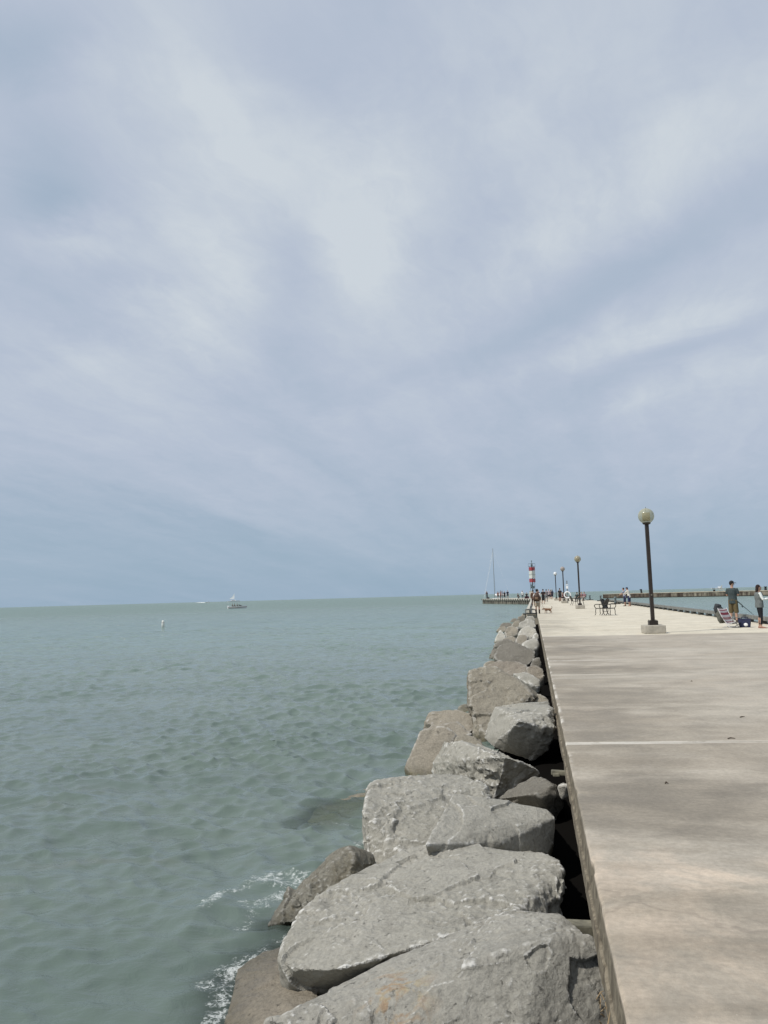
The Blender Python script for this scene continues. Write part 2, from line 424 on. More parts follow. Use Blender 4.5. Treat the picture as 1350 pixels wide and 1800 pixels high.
    t.put(b.inputs['Roughness'], t.ss(mid, .3, .7, .72, .9)); b.inputs['Specular IOR Level'].default_value = .3
    h = t.math('ADD', t.math('MULTIPLY', fine, .6), t.math('ADD', t.math('MULTIPLY', grit, .25), t.math('ADD', t.math('MULTIPLY', br, .5), t.math('MULTIPLY', t.ss(jd, .004, .014), .8))))
    t.put(b.inputs['Normal'], t.bump(h, .55, .012))
    return m
M = dict(
    concrete=concrete('pier concrete'),
    block=plain('cast concrete', (.36, .335, .285), .85, .15, 5, bump=.01),
    coping=plain('pale coping concrete', (.45, .43, .37), .85, .25, 2),
    pile=plain('rusted sheet piling', (.022, .019, .015), .95, .5, 1.6, spec=.1),
    darksteel=plain('dark steel', (.035, .031, .027), .6, .3, 5),
    steel=plain('weathered steel bracket', (.17, .16, .12), .7, .4, 12),
    timber=plain('weathered grey timber', (.17, .175, .165), .85, .3, 4),
    darktimber=plain('dark timber block', (.065, .067, .062), .85, .3, 4),
    polebrown=plain('dark brown painted steel', (.030, .022, .017), .45, .25, 3),
    ironblk=plain('dark bronze metal', (.040, .036, .031), .45, .2, 6, metal=.3),
    mesh=plain('woven grey seat mesh', (.058, .055, .050), .7, .25, 40),
    redpaint=plain('red daymark panel', (.33, .035, .04), .55, .15, 3),
    whitepaint=plain('white daymark panel', (.62, .63, .58), .55, .12, 3),
    greymetal=plain('grey galvanised metal', (.13, .165, .175), .5, .2, 3, metal=.2),
    white=plain('white gloss paint', (.74, .75, .76), .35, .08, 3),
    sail=plain('white sailcloth', (.78, .79, .80), .7, .05, 3),
    hullgrey=plain('grey hull stripe', (.20, .19, .18), .4, .1, 3),
    black=plain('black rubber', (.018, .018, .02), .6, .2, 6),
    skin=plain('skin', (.42, .255, .185), .55, .08, 8),
    skin2=plain('tanned skin', (.30, .175, .125), .55, .08, 8),
    twig=plain('dry twigs', (.27, .20, .12), .9, .35, 10),
    bark=plain('dead leaf', (.09, .065, .045), .9, .3, 10),
    rope=plain('leash cord', (.20, .12, .10), .8, .1, 10),
    fur=plain('brown dog fur', (.20, .105, .060), .9, .3, 14),
    pack=plain('olive backpack cloth', (.105, .105, .09), .85, .3, 14),
    packdark=plain('dark backpack cloth', (.035, .038, .042), .85, .3, 14),
    packbrown=plain('brown leather backpack', (.055, .028, .018), .6, .3, 14),
    navy=plain('navy cloth', (.016, .02, .055), .8, .3, 10),
    buoy=plain('white buoy plastic', (.70, .70, .66), .5, .1, 5),
    chrome=plain('white tube', (.50, .50, .50), .3, .05, 5),
)
_cloth = {}
def cloth(c, n=''):
    k = tuple(c)
    if k not in _cloth: _cloth[k] = plain('cloth %d' % len(_cloth), c, .9, .16, 14)
    return _cloth[k]

# ------------------------------------------------------------------ rocks
def hull_rock(name, mat, pts, vox, seed, amp=1.0, label='', cat='rock', relax=1, cuts=7, rnd=1.0):
    pts = np.array(pts, float)
    bm = bmesh.new()
    for p in pts: bm.verts.new(p)
    r = bmesh.ops.convex_hull(bm, input=bm.verts)
    bmesh.ops.delete(bm, geom=[g for g in bm.verts if not g.link_faces], context='VERTS')
    c = pts.mean(0)
    rg = np.random.default_rng(seed * 101 + 3); ext = pts.max(0) - pts.min(0)
    for _ in range(cuts):                            # break off corners along flat planes
        vv = [x_ for x_ in bm.verts]; vx = vv[rg.integers(len(vv))].co.copy()
        nr_ = Vector(((vx - Vector(c)).normalized() + Vector(rg.normal(0, .35, 3))).normalized())
        mxd = max(v_.co.dot(nr_) for v_ in bm.verts); dcut = mxd - float(ext.min()) * rg.uniform(.03, .09)
        geom = list(bm.verts) + list(bm.edges) + list(bm.faces)
        rr = bmesh.ops.bisect_plane(bm, geom=geom, plane_co=nr_ * dcut, plane_no=nr_, clear_outer=True)
        ed = [g for g in rr['geom_cut'] if isinstance(g, bmesh.types.BMEdge)]
        if ed: bmesh.ops.holes_fill(bm, edges=ed)
    bmesh.ops.recalc_face_normals(bm, faces=bm.faces)
    for vtx in bm.verts: vtx.co -= Vector(c)
    me = bpy.data.meshes.new(name); bm.to_mesh(me); bm.free(); me.materials.append(mat)
    o = bpy.data.objects.new(name, me); COL.objects.link(o)
    md = o.modifiers.new('r', 'REMESH'); md.mode = 'VOXEL'; md.voxel_size = vox
    m2 = o.modifiers.new('s', 'SMOOTH'); m2.iterations = relax; m2.factor = .5
    bake(o); me = o.data
    n = len(me.vertices); co = np.empty(n * 3); me.vertices.foreach_get('co', co); co = co.reshape(-1, 3)
    no = np.empty(n * 3); me.vertices.foreach_get('normal', no); no = no.reshape(-1, 3)
    P = co + seed * 13.37
    size = float(np.max(pts.max(0) - pts.min(0)))
    s = min(1.3, size) * amp
    # bedding tilt
    tl = np.array([.25, .2, 1.0]); tl /= np.linalg.norm(tl)
    bed = P @ tl * 9 + 1.6 * fbm(P * 1.1, 3)
    step = np.abs((bed % 1.0) - .5) * 2
    q1 = P * 1.9 + .30 * np.stack([fbm(P * 1.7 + k * 31, 2) for k in range(3)], 1)
    q2 = P * 5.3 + .35 * np.stack([fbm(P * 4.1 + k * 17, 2) for k in range(3)], 1)
    rough = np.clip(.55 + .9 * fbm(P * 1.3 + 77, 2), .12, 1.3)         # some faces split clean, some crumble
    d = s * (.022 * rnd * fbm(P * 1.2, 2) + (.024 if size > 1.5 else .036) * chips(q1) + rough * (.018 * chips(q2) + .0055 * chips(P * 14 + .4 * fbm(P * 9, 2)[:, None]) + (.0125 if size > 1.5 else .0095) * fbm(P * 13, 4, .66) - .022 * np.clip(fbm(P * 8 + 9, 3) - .30, 0, 1))
             + rough * .010 * (step ** 3) * np.clip(1.15 - np.abs(no @ tl), 0, 1))
    co2 = co + no * d[:, None]
    me.vertices.foreach_set('co', co2.ravel()); me.update()
    bm = bmesh.new(); bm.from_mesh(me)
    bmesh.ops.smooth_vert(bm, verts=bm.verts, factor=.30, use_axis_x=True, use_axis_y=True, use_axis_z=True)
    bm.to_mesh(me); bm.free()
    if len(me.materials) == 0: me.materials.append(mat)
    for p in me.polygons: p.use_smooth = True
    me.set_sharp_from_angle(angle=rad(34))
    o.location = c
    tag(o, label, cat, 'armour stones along the pier')
    return o
_seed = [0]
def rock(label, mat, out, zfront=-.9, df=.8, base=-1.35, vox=None, amp=1.0, name='boulder', back=.5):
    """outline in photo pixels; lowest point stands at height zfront, the others lie further back by up to df x width"""
    _seed[0] += 1
    ys = [p[1] for p in out]; lo = max(ys); hi = min(ys)
    pl = [p for p in out if p[1] == lo][0]
    yf = atz(*pl, zfront)[1]
    wpx = max(p[0] for p in out) - min(p[0] for p in out)
    wid = wpx / F * yf; dep = df * wid
    P = []
    for px, py in out:
        tt = (lo - py) / max(1, lo - hi)
        P.append(aty(px, py, yf + dep * tt))
    P = np.array(P); c = P.mean(0)
    bk = []
    for p in P:                                      # hidden far side, along the sight line and a little lower
        q = CAM + (p - CAM) * (1 + back * dep / np.linalg.norm(p - CAM)); q[2] -= .25 * wid * .5 + .08; bk.append(q)
    allp = [*P, *bk]
    if base is not None:
        for p in P:
            q = c + (p - c) * .82; q[1] += .25 * dep; q[2] = min(base, p[2] - .1); allp.append(q)
    return hull_rock(name, ROCK[mat], allp, vox or max(.012, min(.05, yf * .0021)), _seed[0], amp, label, relax=2 if amp > .65 else 5, cuts=5 if amp > .65 else 12)
def rockz(label, mat, P3, vox, amp=1.0, name='boulder', extra=(), relax=1, cuts=2):
    _seed[0] += 1
    return hull_rock(name, ROCK[mat], [atz(*p) for p in P3] + list(extra), vox, _seed[0], amp, label, relax=relax, cuts=cuts)

# the five great slabs in front, corner by corner (photo pixel, height)
rockz('huge grey limestone slab nearest the camera, with a rusty orange vein', 'front',
      [(455, 1806, -.60), (565, 1745, -.55), (691, 1686, -.47), (822, 1628, -.38), (896, 1606, -.33), (985, 1604, -.30), (1015, 1624, -.32), (1033, 1654, -.33), (1050, 1668, -.36), (1074, 1735, -.50), (1083, 1790, -.62),
       (620, 1790, -.52), (741, 1734, -.42), (859, 1686, -.33), (957, 1652, -.27), (470, 2000, -.85), (640, 2020, -.85), (860, 2020, -.85), (945, 1990, -.85), (1080, 1960, -.95),
       (560, 1790, -1.2), (985, 1680, -1.2), (1060, 1750, -1.2), (1092, 1850, -.75)], .010, .80, 'limestone_slab', relax=1, cuts=0)
rockz('broad pitted grey slab tilted towards the water behind the nearest slab', 'grey',
      [(487, 1690, -.62), (493, 1668, -.60), (517, 1626, -.57), (534, 1602, -.55), (558, 1581, -.53), (613, 1567, -.50), (653, 1551, -.48), (701, 1510, -.42), (722, 1487, -.38), (778, 1480, -.34), (860, 1489, -.33), (952, 1499, -.32), (983, 1512, -.33), (988, 1530, -.36), (986, 1575, -.46), (982, 1606, -.55),
       (512, 1704, -.58), (579, 1706, -.55), (640, 1692, -.52), (760, 1655, -.45), (900, 1612, -.40), (500, 1732, -.78), (508, 1768, -.95), (640, 1760, -.95), (900, 1700, -.95), (970, 1650, -.95),
       (600, 1590, -1.3), (760, 1500, -1.2), (950, 1510, -1.2)], .011, .85, 'limestone_slab', relax=1, cuts=0)
rockz('grey block with a pale knife-edge ridge, wedged behind the pitted slab', 'grey',
      [(796, 1394, -.10), (830, 1405, -.14), (878, 1413, -.18), (933, 1417, -.22), (960, 1423, -.24), (976, 1437, -.28), (974, 1470, -.42), (968, 1500, -.58),
       (748, 1484, -.28), (790, 1480, -.33), (880, 1480, -.35), (760, 1560, -.7), (940, 1560, -.75), (830, 1420, -1.1), (940, 1430, -1.1)], .011, .75, 'limestone_block', cuts=0)
rockz('large flat-faced grey slab standing in the water above the weedy rock', 'grey',
      [(640, 1425, -.40), (645, 1396, -.36), (653, 1377, -.34), (676, 1370, -.33), (760, 1362, -.32), (808, 1361, -.31), (832, 1369, -.32), (853, 1382, -.36), (863, 1410, -.46),
       (640, 1455, -.52), (645, 1480, -.62), (651, 1552, -.86), (760, 1560, -.80), (860, 1500, -.70), (650, 1450, -1.3), (840, 1400, -1.2), (720, 1560, -1.2)], .014, .9, 'limestone_slab', relax=1)
rockz('square-cut grey block with a bright left face, leaning on the pier edge', 'grey',
      [(870, 1241, -.12), (907, 1238, -.11), (964, 1236, -.10), (973, 1244, -.12), (978, 1280, -.25), (973, 1300, -.42), (961, 1318, -.56), (937, 1334, -.70), (914, 1334, -.70),
       (963, 1253, -.10), (911, 1267, -.12), (884, 1297, -.38), (869, 1318, -.58), (849, 1297, -.50), (858, 1267, -.30),
       (880, 1290, -.75), (945, 1300, -.75)], .018, 1.1, 'limestone_block')
rockz('angular grey block with a smooth white left facet below the square-cut block', 'grey',
      [(761, 1360, -.75), (769, 1331, -.55), (781, 1302, -.36), (800, 1304, -.32), (816, 1308, -.28), (829, 1312, -.28), (852, 1318, -.27), (888, 1330, -.26), (914, 1337, -.33), (943, 1350, -.44), (949, 1359, -.52), (945, 1366, -.60), (908, 1384, -.72), (880, 1402, -.80), (870, 1412, -.82), (800, 1385, -.78), (810, 1335, -.40),
       (800, 1330, -1.1), (900, 1345, -1.1)], .016, 1.1, 'limestone_block')
rockz('smooth dark grey boulder in the gap against the pier edge', 'dark',
      [(876, 1404, -.62), (890, 1390, -.55), (918, 1374, -.45), (941, 1365, -.38), (956, 1369, -.36), (976, 1378, -.36), (988, 1401, -.48), (994, 1416, -.58), (978, 1442, -.72), (950, 1440, -.75), (900, 1420, -.75), (945, 1395, -.40), (930, 1400, -1.0), (980, 1400, -1.0)], .015, .55)
# wet stones at the waterline
rockz('wet pointed rock with olive weed sticking out of the foam', 'wet',
      [(470, 1628, -.905), (488, 1601, -.86), (521, 1564, -.80), (546, 1540, -.72), (576, 1511, -.62), (591, 1513, -.58), (614, 1492, -.48), (622, 1505, -.52), (635, 1515, -.58), (650, 1508, -.60), (655, 1560, -.8), (600, 1600, -.8), (520, 1640, -1.0), (560, 1560, -1.3), (640, 1520, -1.3), (490, 1610, -1.3)], .010, 1.05, 'wet_boulder', cuts=0)
rockz('flat brown rock awash beside the two front slabs', 'wetbrown',
      [(385, 1850, -.90), (398, 1800, -.885), (411, 1741, -.875), (417, 1702, -.88), (435, 1688, -.88), (464, 1671, -.88), (520, 1654, -.86), (560, 1690, -.78), (560, 1760, -.74), (500, 1850, -.74), (440, 1780, -.86), (420, 1760, -1.4), (500, 1700, -1.4), (470, 1850, -1.4)], .016, .55, 'wet_boulder')
rockz('brown rock lying just under the water left of the flat-faced slab', 'sunken',
      [(535, 1450, -.99), (560, 1412, -.97), (600, 1397, -.96), (645, 1388, -.95), (665, 1400, -.94), (660, 1455, -.94), (610, 1465, -.96), (590, 1430, -1.4), (660, 1420, -1.4)], .02, .8, 'sunken_boulder')
rockz('small dark wet stone tucked beside the flat-faced slab', 'wet', [(634, 1520, -.66), (640, 1506, -.62), (652, 1502, -.6), (660, 1540, -.75), (640, 1550, -.8), (650, 1520, -1.0), (640, 1530, -1.0)], .012, 1.2, 'wet_boulder')
rockz('pale chip of stone lodged between dark boulder and pier', 'pale', [(981, 1382, -.30), (990, 1376, -.28), (997, 1380, -.28), (998, 1400, -.40), (988, 1404, -.42), (985, 1390, -.5), (995, 1390, -.5)], .008, .8, 'stone_chip')

# the rest of the row, from the photo outlines
R_ = [
 ('tan boulder with a dark crack, its foot in the water', 'tan', [(711, 1348), (718, 1364), (762, 1366), (780, 1312), (802, 1291), (786, 1279), (760, 1276), (738, 1285), (731, 1310)], -.92, .75, -1.35, .9),
 ('mottled tan stone with a white-flecked crown behind the cracked tan boulder', 'tan', [(747, 1282), (760, 1267), (776, 1262), (802, 1266), (830, 1290), (800, 1302), (765, 1300)], -.70, .7, -1.3, 1.0),
 ('low tan stone with a flat pale top by the water', 'tan', [(746, 1268), (749, 1250), (764, 1245), (801, 1246), (826, 1255), (840, 1270), (828, 1287), (780, 1284)], -.80, .8, -1.35, .8),
 ('rounded brown stone showing behind the white-faceted block', 'brown', [(790, 1302), (802, 1294), (815, 1290), (836, 1293), (849, 1305), (855, 1318), (830, 1322), (800, 1316)], -.60, .7, -1.2, .6),
 ('huge brown-grey boulder with a deep fold, biggest in the row behind the square block', 'brown', [(825, 1179), (834, 1175), (866, 1171), (892, 1178), (924, 1198), (947, 1213), (924, 1222), (900, 1250), (850, 1299), (836, 1288), (838, 1264), (826, 1232), (823, 1207)], -.85, 1.15, -1.35, 1.5),
 ('reddish boulder with a broken top behind the biggest boulder', 'red', [(846, 1178), (852, 1166), (871, 1161), (909, 1163), (927, 1170), (925, 1182), (890, 1188)], -.55, .7, -1.3, 1.2),
 ('flat grey flake overhanging the gap beside the biggest boulder', 'grey', [(900, 1182), (928, 1179), (953, 1196), (948, 1204), (924, 1200)], -.45, .7, -.75, 1.0),
 ('small reddish stone deep in the gap under the pier edge', 'red', [(925, 1172), (940, 1167), (955, 1171), (957, 1190), (940, 1196), (926, 1186)], -.60, .7, -1.2, 1.0),
 ('pinkish stone with a peaked top just behind the square-cut block', 'brown', [(908, 1242), (925, 1227), (937, 1216), (951, 1217), (964, 1230), (965, 1244)], -.45, .6, -1.0, .7),
 ('small black wet stone at the waterline beside the biggest boulder', 'wet', [(804, 1246), (808, 1238), (818, 1234), (828, 1238), (828, 1252), (812, 1251)], -.90, .8, -1.35, 1.0),
 ('big smooth dome-topped dark grey boulder', 'dark', [(868, 1155), (874, 1138), (880, 1132), (893, 1128), (904, 1126), (918, 1134), (941, 1145), (943, 1154), (929, 1170), (911, 1167), (880, 1164)], -.70, .9, -1.35, .8),
 ('dark boulder on the water side of the dome-topped boulder', 'dark', [(860, 1156), (862, 1142), (873, 1130), (881, 1125), (894, 1121), (906, 1127), (890, 1150), (872, 1160)], -.92, .9, -1.35, 1.0),
 ('rounded light grey boulder tilted against the pier', 'grey', [(914, 1132), (928, 1122), (936, 1118), (945, 1122), (949, 1129), (945, 1138), (932, 1141)], -.45, .7, -1.1, .4),
 ('brown stone squeezed between the rounded light boulder and the dark ones', 'tan', [(905, 1127), (908, 1117), (918, 1112), (930, 1117), (926, 1127), (915, 1134)], -.50, .7, -1.1, .8),
 ('brightest white-topped stone near the far end of the row', 'pale', [(908, 1113), (918, 1101), (930, 1099), (940, 1103), (944, 1111), (936, 1120), (918, 1118)], -.45, .7, -1.1, .8),
 ('grey-tan stone left of the white-topped stone', 'tan', [(886, 1110), (892, 1101), (904, 1099), (913, 1102), (910, 1114), (900, 1119), (890, 1119)], -.70, .7, -1.3, .8),
 ('pale wedge-shaped stone standing at the water edge', 'pale', [(868, 1127), (874, 1113), (880, 1106), (888, 1116), (889, 1122), (880, 1130)], -.92, .7, -1.35, .6),
 ('long dark stone lying low in the water', 'dark', [(878, 1100), (882, 1095), (895, 1094), (902, 1097), (898, 1103), (884, 1103)], -.90, .5, -1.3, .8),
 ('dark brown stone between the low dark stone and grey heap', 'brown', [(899, 1099), (904, 1092), (914, 1090), (917, 1097), (910, 1103)], -.70, .6, -1.3, .9),
 ('weathered grey stone against the pier behind the white-topped stone', 'grey', [(910, 1101), (914, 1093), (926, 1089), (939, 1091), (942, 1101), (930, 1106)], -.50, .7, -1.1, .9),
 ('dark stone at the far end of the row', 'dark', [(908, 1091), (911, 1083), (918, 1080), (925, 1083), (924, 1093), (914, 1095)], -.75, .6, -1.3, 1.0),
 ('grey stone under the bent pipe at the far end', 'grey', [(922, 1090), (926, 1083), (937, 1081), (940, 1086), (940, 1093), (928, 1094)], -.50, .6, -1.1, .8),
]
R_ += [
 ('dark stone wedged between the fold of the biggest boulder and the block', 'dark', [(826, 1302), (834, 1294), (846, 1296), (850, 1306), (838, 1312)], -.72, .7, -1.2, .9),
 ('slanted grey stone showing right of the biggest boulder fold', 'grey', [(888, 1240), (897, 1224), (914, 1218), (928, 1222), (922, 1238), (904, 1246)], -.50, .7, -1.1, 1.0),
 ('low brown stone awash below the dome-topped boulder', 'brown', [(846, 1178), (850, 1166), (862, 1158), (876, 1161), (878, 1172), (858, 1180)], -.90, .7, -1.35, 1.0),
 ('grey stone in the dark gap beside the dome-topped boulder', 'dark', [(930, 1168), (938, 1156), (949, 1153), (953, 1164), (944, 1172)], -.55, .7, -1.1, 1.0),
 ('tan stone between the pale wedge and the dark side boulder', 'tan', [(878, 1132), (886, 1120), (900, 1117), (909, 1121), (904, 1130), (890, 1134)], -.65, .7, -1.3, 1.0),
 ('small grey stone at the pier edge above the rounded light boulder', 'grey', [(934, 1121), (939, 1112), (945, 1111), (948, 1118), (943, 1124)], -.40, .7, -1.0, .8),
 ('brown stone at the waterline near the far end of the row', 'brown', [(872, 1108), (878, 1101), (887, 1100), (892, 1106), (884, 1111)], -.90, .7, -1.35, .9),
 ('tiny dark stone at the far waterline left of the bent pipe', 'dark', [(896, 1092), (900, 1087), (907, 1086), (911, 1091), (903, 1095)], -.90, .6, -1.3, .9),
 ('brownish stone beside the bent pipe at the far end', 'brown', [(914, 1084), (918, 1078), (925, 1077), (929, 1081), (922, 1086)], -.65, .6, -1.2, .9),
 ('half-sunk tan stone at the foot of the cracked tan boulder', 'tan', [(722, 1372), (728, 1362), (742, 1360), (752, 1366), (744, 1374)], -.92, .7, -1.35, .9),
]
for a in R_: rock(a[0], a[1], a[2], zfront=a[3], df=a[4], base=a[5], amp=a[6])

# rubble core under the stones, near-black on top to paint the gaps' shade
def rubmat():
    m, t, b, o = material('rubble with gap shade')
    P = t.node('ShaderNodeNewGeometry').outputs['Position']; z = t.sep(P)[2]
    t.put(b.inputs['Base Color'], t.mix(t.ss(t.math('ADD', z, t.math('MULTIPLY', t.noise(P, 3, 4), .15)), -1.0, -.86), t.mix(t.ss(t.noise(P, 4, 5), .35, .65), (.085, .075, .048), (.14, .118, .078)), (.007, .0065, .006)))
    b.inputs['Roughness'].default_value = 1.0; b.inputs['Specular IOR Level'].default_value = 0.0
    return m
RUB = rubmat()
def rubble():
    xs = np.linspace(-2.6, .9, 36); ys = np.linspace(-3, 60, 400)
    gx, gy = np.meshgrid(xs, ys, indexing='ij')
    z = np.interp(gx, [-2.6, -1.6, -.9, -.4, .9], [-2.2, -1.35, -1.0, -.80, -.66])
    p = np.stack([gx.ravel(), gy.ravel(), 0 * gx.ravel()], 1)
    z = z.ravel() + .06 * fbm(p * 2.2, 3) + .04 * chips(p * 3.1)
    ny = len(ys)
    vs = np.stack([gx.ravel(), gy.ravel(), z], 1)
    fs = [(i * ny + j, (i + 1) * ny + j, (i + 1) * ny + j + 1, i * ny + j + 1) for i in range(len(xs) - 1) for j in range(ny - 1)]
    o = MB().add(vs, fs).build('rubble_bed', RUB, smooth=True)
    tag(o, kind='structure')
rubble()

# ------------------------------------------------------------------ pier
def pier():
    XL, XR = .262, 9.45
    ys = list(np.arange(-4, 30, .06)) + list(np.arange(30, 57.01, .3))
    prof = [(9.0, 0), (5, 0), (2.5, 0), (1.2, 0), (.7, 0), (.36, 0), (.27, 0), (.012, 0), (0, -.012), (-.004, -.16), (-.008, -.20), (-.022, -.205), (-.026, -.30), (.0, -.32), (.5, -.33)]
    mb = MB(); vs = []; n = len(prof)
    ys = np.array(ys)
    for k, (dx, z) in enumerate(prof):
        p = np.stack([np.full(len(ys), dx), ys, np.full(len(ys), z)], 1)
        if 6 < k < 14:
            a = (.010 if k < 9 else .006)
            nx = .35 * a * fbm(p * np.array([1, 5.2, 9]) + 3, 4, .6) + .045 * np.clip(fbm(p * np.array([1, 2.9, 5]) + 40, 5, .65) - .30, 0, .22)
            nz = -.035 * np.clip(fbm(p * np.array([0, 2.3, 0]) + 8, 5, .65) - .38, 0, .25) if k == 7 else 0 * nx
        else: nx = nz = 0 * ys
        for j, y in enumerate(ys):
            x = (9.45 - 0.001) if dx == 9.0 else XL + dx + nx[j]
            vs.append((x, y, z + nz[j] + (deckz(y))))
    N = len(ys)
    fs = [(k * N + j, k * N + j + 1, (k + 1) * N + j + 1, (k + 1) * N + j) for k in range(n - 1) for j in range(N - 1)]
    mb.add(vs, fs)
    b = len(mb.v)
    mb.add([(XR, y, deckz(y)) for y in (-4, 57)] + [(XR, y, deckz(y) - .5) for y in (-4, 57)], [(0, 1, 3, 2)])
    # far part, wider on the left
    far = [(-.42, 57), (-.30, 100), (-.25, 158), (-.25, 170), (5.0, 160), (8.2, 118), (9.45, 104), (9.45, 57)]
    m = len(far)
    mb.add([(x, y, deckz(y)) for x, y in far] + [(x, y, deckz(y) - 3) for x, y in far],
           [tuple(range(m))] + [(i, (i + 1) % m, m + (i + 1) % m, m + i) for i in range(m)])
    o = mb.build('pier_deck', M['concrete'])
    tag(o, kind='structure')
    # sheet-pile wall set back under the deck
    wv = MB(); L = []
    y = -4.0; k = 0
    while y < 57:
        L += [(.62, y), (.62, y + .25), (.74, y + .33), (.74, y + .58)]; y += .66
    vs = [(x, yy, -.41 + deckz(yy)) for x, yy in L] + [(x, yy, -3.0) for x, yy in L]
    q = len(L)
    wv.add(vs, [(i, i + 1, q + i + 1, q + i) for i in range(q - 1)])
    wv.add([(9.46, -4, -.5), (9.46, 57, -.45), (9.46, 57, -3), (9.46, -4, -3)], [(0, 1, 2, 3)])
    tag(wv.build('pier_wall', M['pile']), 'rusted sheet pile wall set back under the near pier edge', 'wall')
pier()

# jetty arm going left from the pier head
def arm():
    r = thing('jetty_arm', 'low ribbed jetty arm reaching left from the pier head', 'jetty', (-.25, 160, 0))
    A = Vector((0, 0, 0)); B = Vector((-12.0, 33, 0))
    d = (B - A).normalized(); nrm = Vector((d.y, -d.x, 0))
    if nrm.y > 0: nrm = -nrm
    L = (B - A).length; zt = .30
    pts = []
    k = 0; s = 0
    while s < L:
        for ds, off in ((0, 0), (.5, 0), (.7, -.35), (1.2, -.35)):
            if s + ds <= L: pts.append(A + d * (s + ds) + nrm * (off))
        s += 1.4
    pts.append(B)
    q = len(pts)
    wl = MB().add([(p.x, p.y, zt - .34) for p in pts] + [(p.x, p.y, -2) for p in pts], [(i, i + 1, q + i + 1, q + i) for i in range(q - 1)])
    e2 = B - nrm * 10
    wl.add([(B.x, B.y, zt - .34), (e2.x, e2.y, zt - .34), (e2.x, e2.y, -2), (B.x, B.y, -2)], [(0, 1, 2, 3)])
    wl.build('sheet_pile_face', plain('rusted jetty piling', (.16, .15, .125), .8, .5, .8), r)
    o = nrm * .12
    a, b, c, e = A + o, B + o, B - nrm * 10, A - nrm * 10
    MB().add([(p.x, p.y, z) for z in (zt - .34, zt) for p in (a, b, c, e)], [(0, 1, 2, 3), (4, 5, 6, 7), (0, 1, 5, 4), (1, 2, 6, 5), (2, 3, 7, 6), (3, 0, 4, 7)]).build('coping', M['coping'], r)
    s = .6
    while s < L: 
        p = A + d * s + nrm * .16
        MB().box((p.x, p.y, zt - .16), (.5, .12, .22), math.atan2(d.y, d.x)).build('fender', M['darktimber'], r); s += 1.5
    MB().ball((B.x + .8, B.y - .6, zt - .55), (.28, .28, .3)).build('white_float', M['white'], r, True)
    return A, d, nrm
arm()

# low kerb rail along the left edge of the far pier
r = thing('kerb_rail', 'low pale kerb rail along the far left pier edge', 'rail', (-.42, 57.4, deckz(57)))
vs = MB()
for (x0, y0), (x1, y1) in (((-.10, .2), (.02, 43)), ((.02, 43), (.08, 100))):
    vs.add([(x0, y0, 0), (x0 + .22, y0, 0), (x0 + .22, y0, .22), (x0, y0, .22), (x1, y1, .0022 * y1), (x1 + .22, y1, .0022 * y1), (x1 + .22, y1, .22 + .0022 * y1), (x1, y1, .22 + .0022 * y1)],
           [(0, 1, 2, 3), (4, 5, 6, 7), (0, 1, 5, 4), (1, 2, 6, 5), (2, 3, 7, 6), (3, 0, 4, 7)])
vs.build('rail_beam', M['coping'], r)
MB().box((.16, 50, .10), (.14, 99, .16)).build('shade_strip', M['darktimber'], r)  # dark strip added to paint the shaded side of the rail
r = thing('bent_pipe_barrier', 'bent grey pipe closing the end of the stone row', 'barrier', (-.05, 56.9, 0))
MB().tube([(-.55, .1, .30), (-.4, .1, .34), (.0, .1, .34), (.2, .1, .30), (.28, .1, .05), (.28, .1, -.2)], .05, 8).build('upper_pipe', M['timber'], r, True)
MB().tube([(-.7, 0, .02), (-.2, 0, .05), (.24, 0, .02)], .055, 8).build('lower_pipe', M['darktimber'], r, True)
MB().tube([(-.52, .05, .3), (-.55, .05, -.4)], .04, 8).build('leg', M['timber'], r, True)

# bull rail along the harbour edge
def bull_rail():
    r = thing('bull_rail', 'weathered grey bull rail on short blocks along the harbour edge', 'rail', (9.28, 28, 0))
    y0 = -8.0; mesh = None
    segs = [(-8, 4.2), (4.7, 10.3), (10.8, 30), (30.03, 52), (52.03, 75)]
    for a, b in segs:
        MB().add([(x, y, z + deckz(28 + y)) for y in (a, b) for x, z in ((-.10, .14), (.10, .14), (.10, .30), (-.10, .30))],
                 [(0, 1, 2, 3), (4, 5, 6, 7), (0, 1, 5, 4), (1, 2, 6, 5), (2, 3, 7, 6), (3, 0, 4, 7)]).build('rail_beam', M['timber'], r)
    bl = MB().box((0, 0, .07), (.24, .42, .14)).build('block', M['darktimber'], r)
    y = -7.6; bl.location = (0, y, 0)
    while y < 74:
        y += 2.0
        c = bl.copy(); COL.objects.link(c); c.parent = r; c.location = (0, y, deckz(28 + y))
bull_rail()

# mooring posts on the harbour edge
_b = None
for lab, px, py in (('iron mooring post with base plate nearest the chairs', 1082, 1062), ('slim iron mooring post behind the dark metal chairs', 1056, 1056.5), ('smallest far mooring post by the seated people', 1037, 1055)):
    p = ondeck(px, py)
    if _b is None:
        _b = thing('mooring_post', lab, 'bollard', p, 0, 'mooring posts along the harbour edge')
        MB().box((0, 0, .05), (.95, .5, .10)).build('base_plate', M['darksteel'], _b)
        MB().lathe([(.13, .1), (.11, .2), (.10, .6), (.15, .66), (.15, .72), (.05, .76)], 12).build('post', M['greymetal'], _b, True)
    else: dup(_b, p, 0, lab)

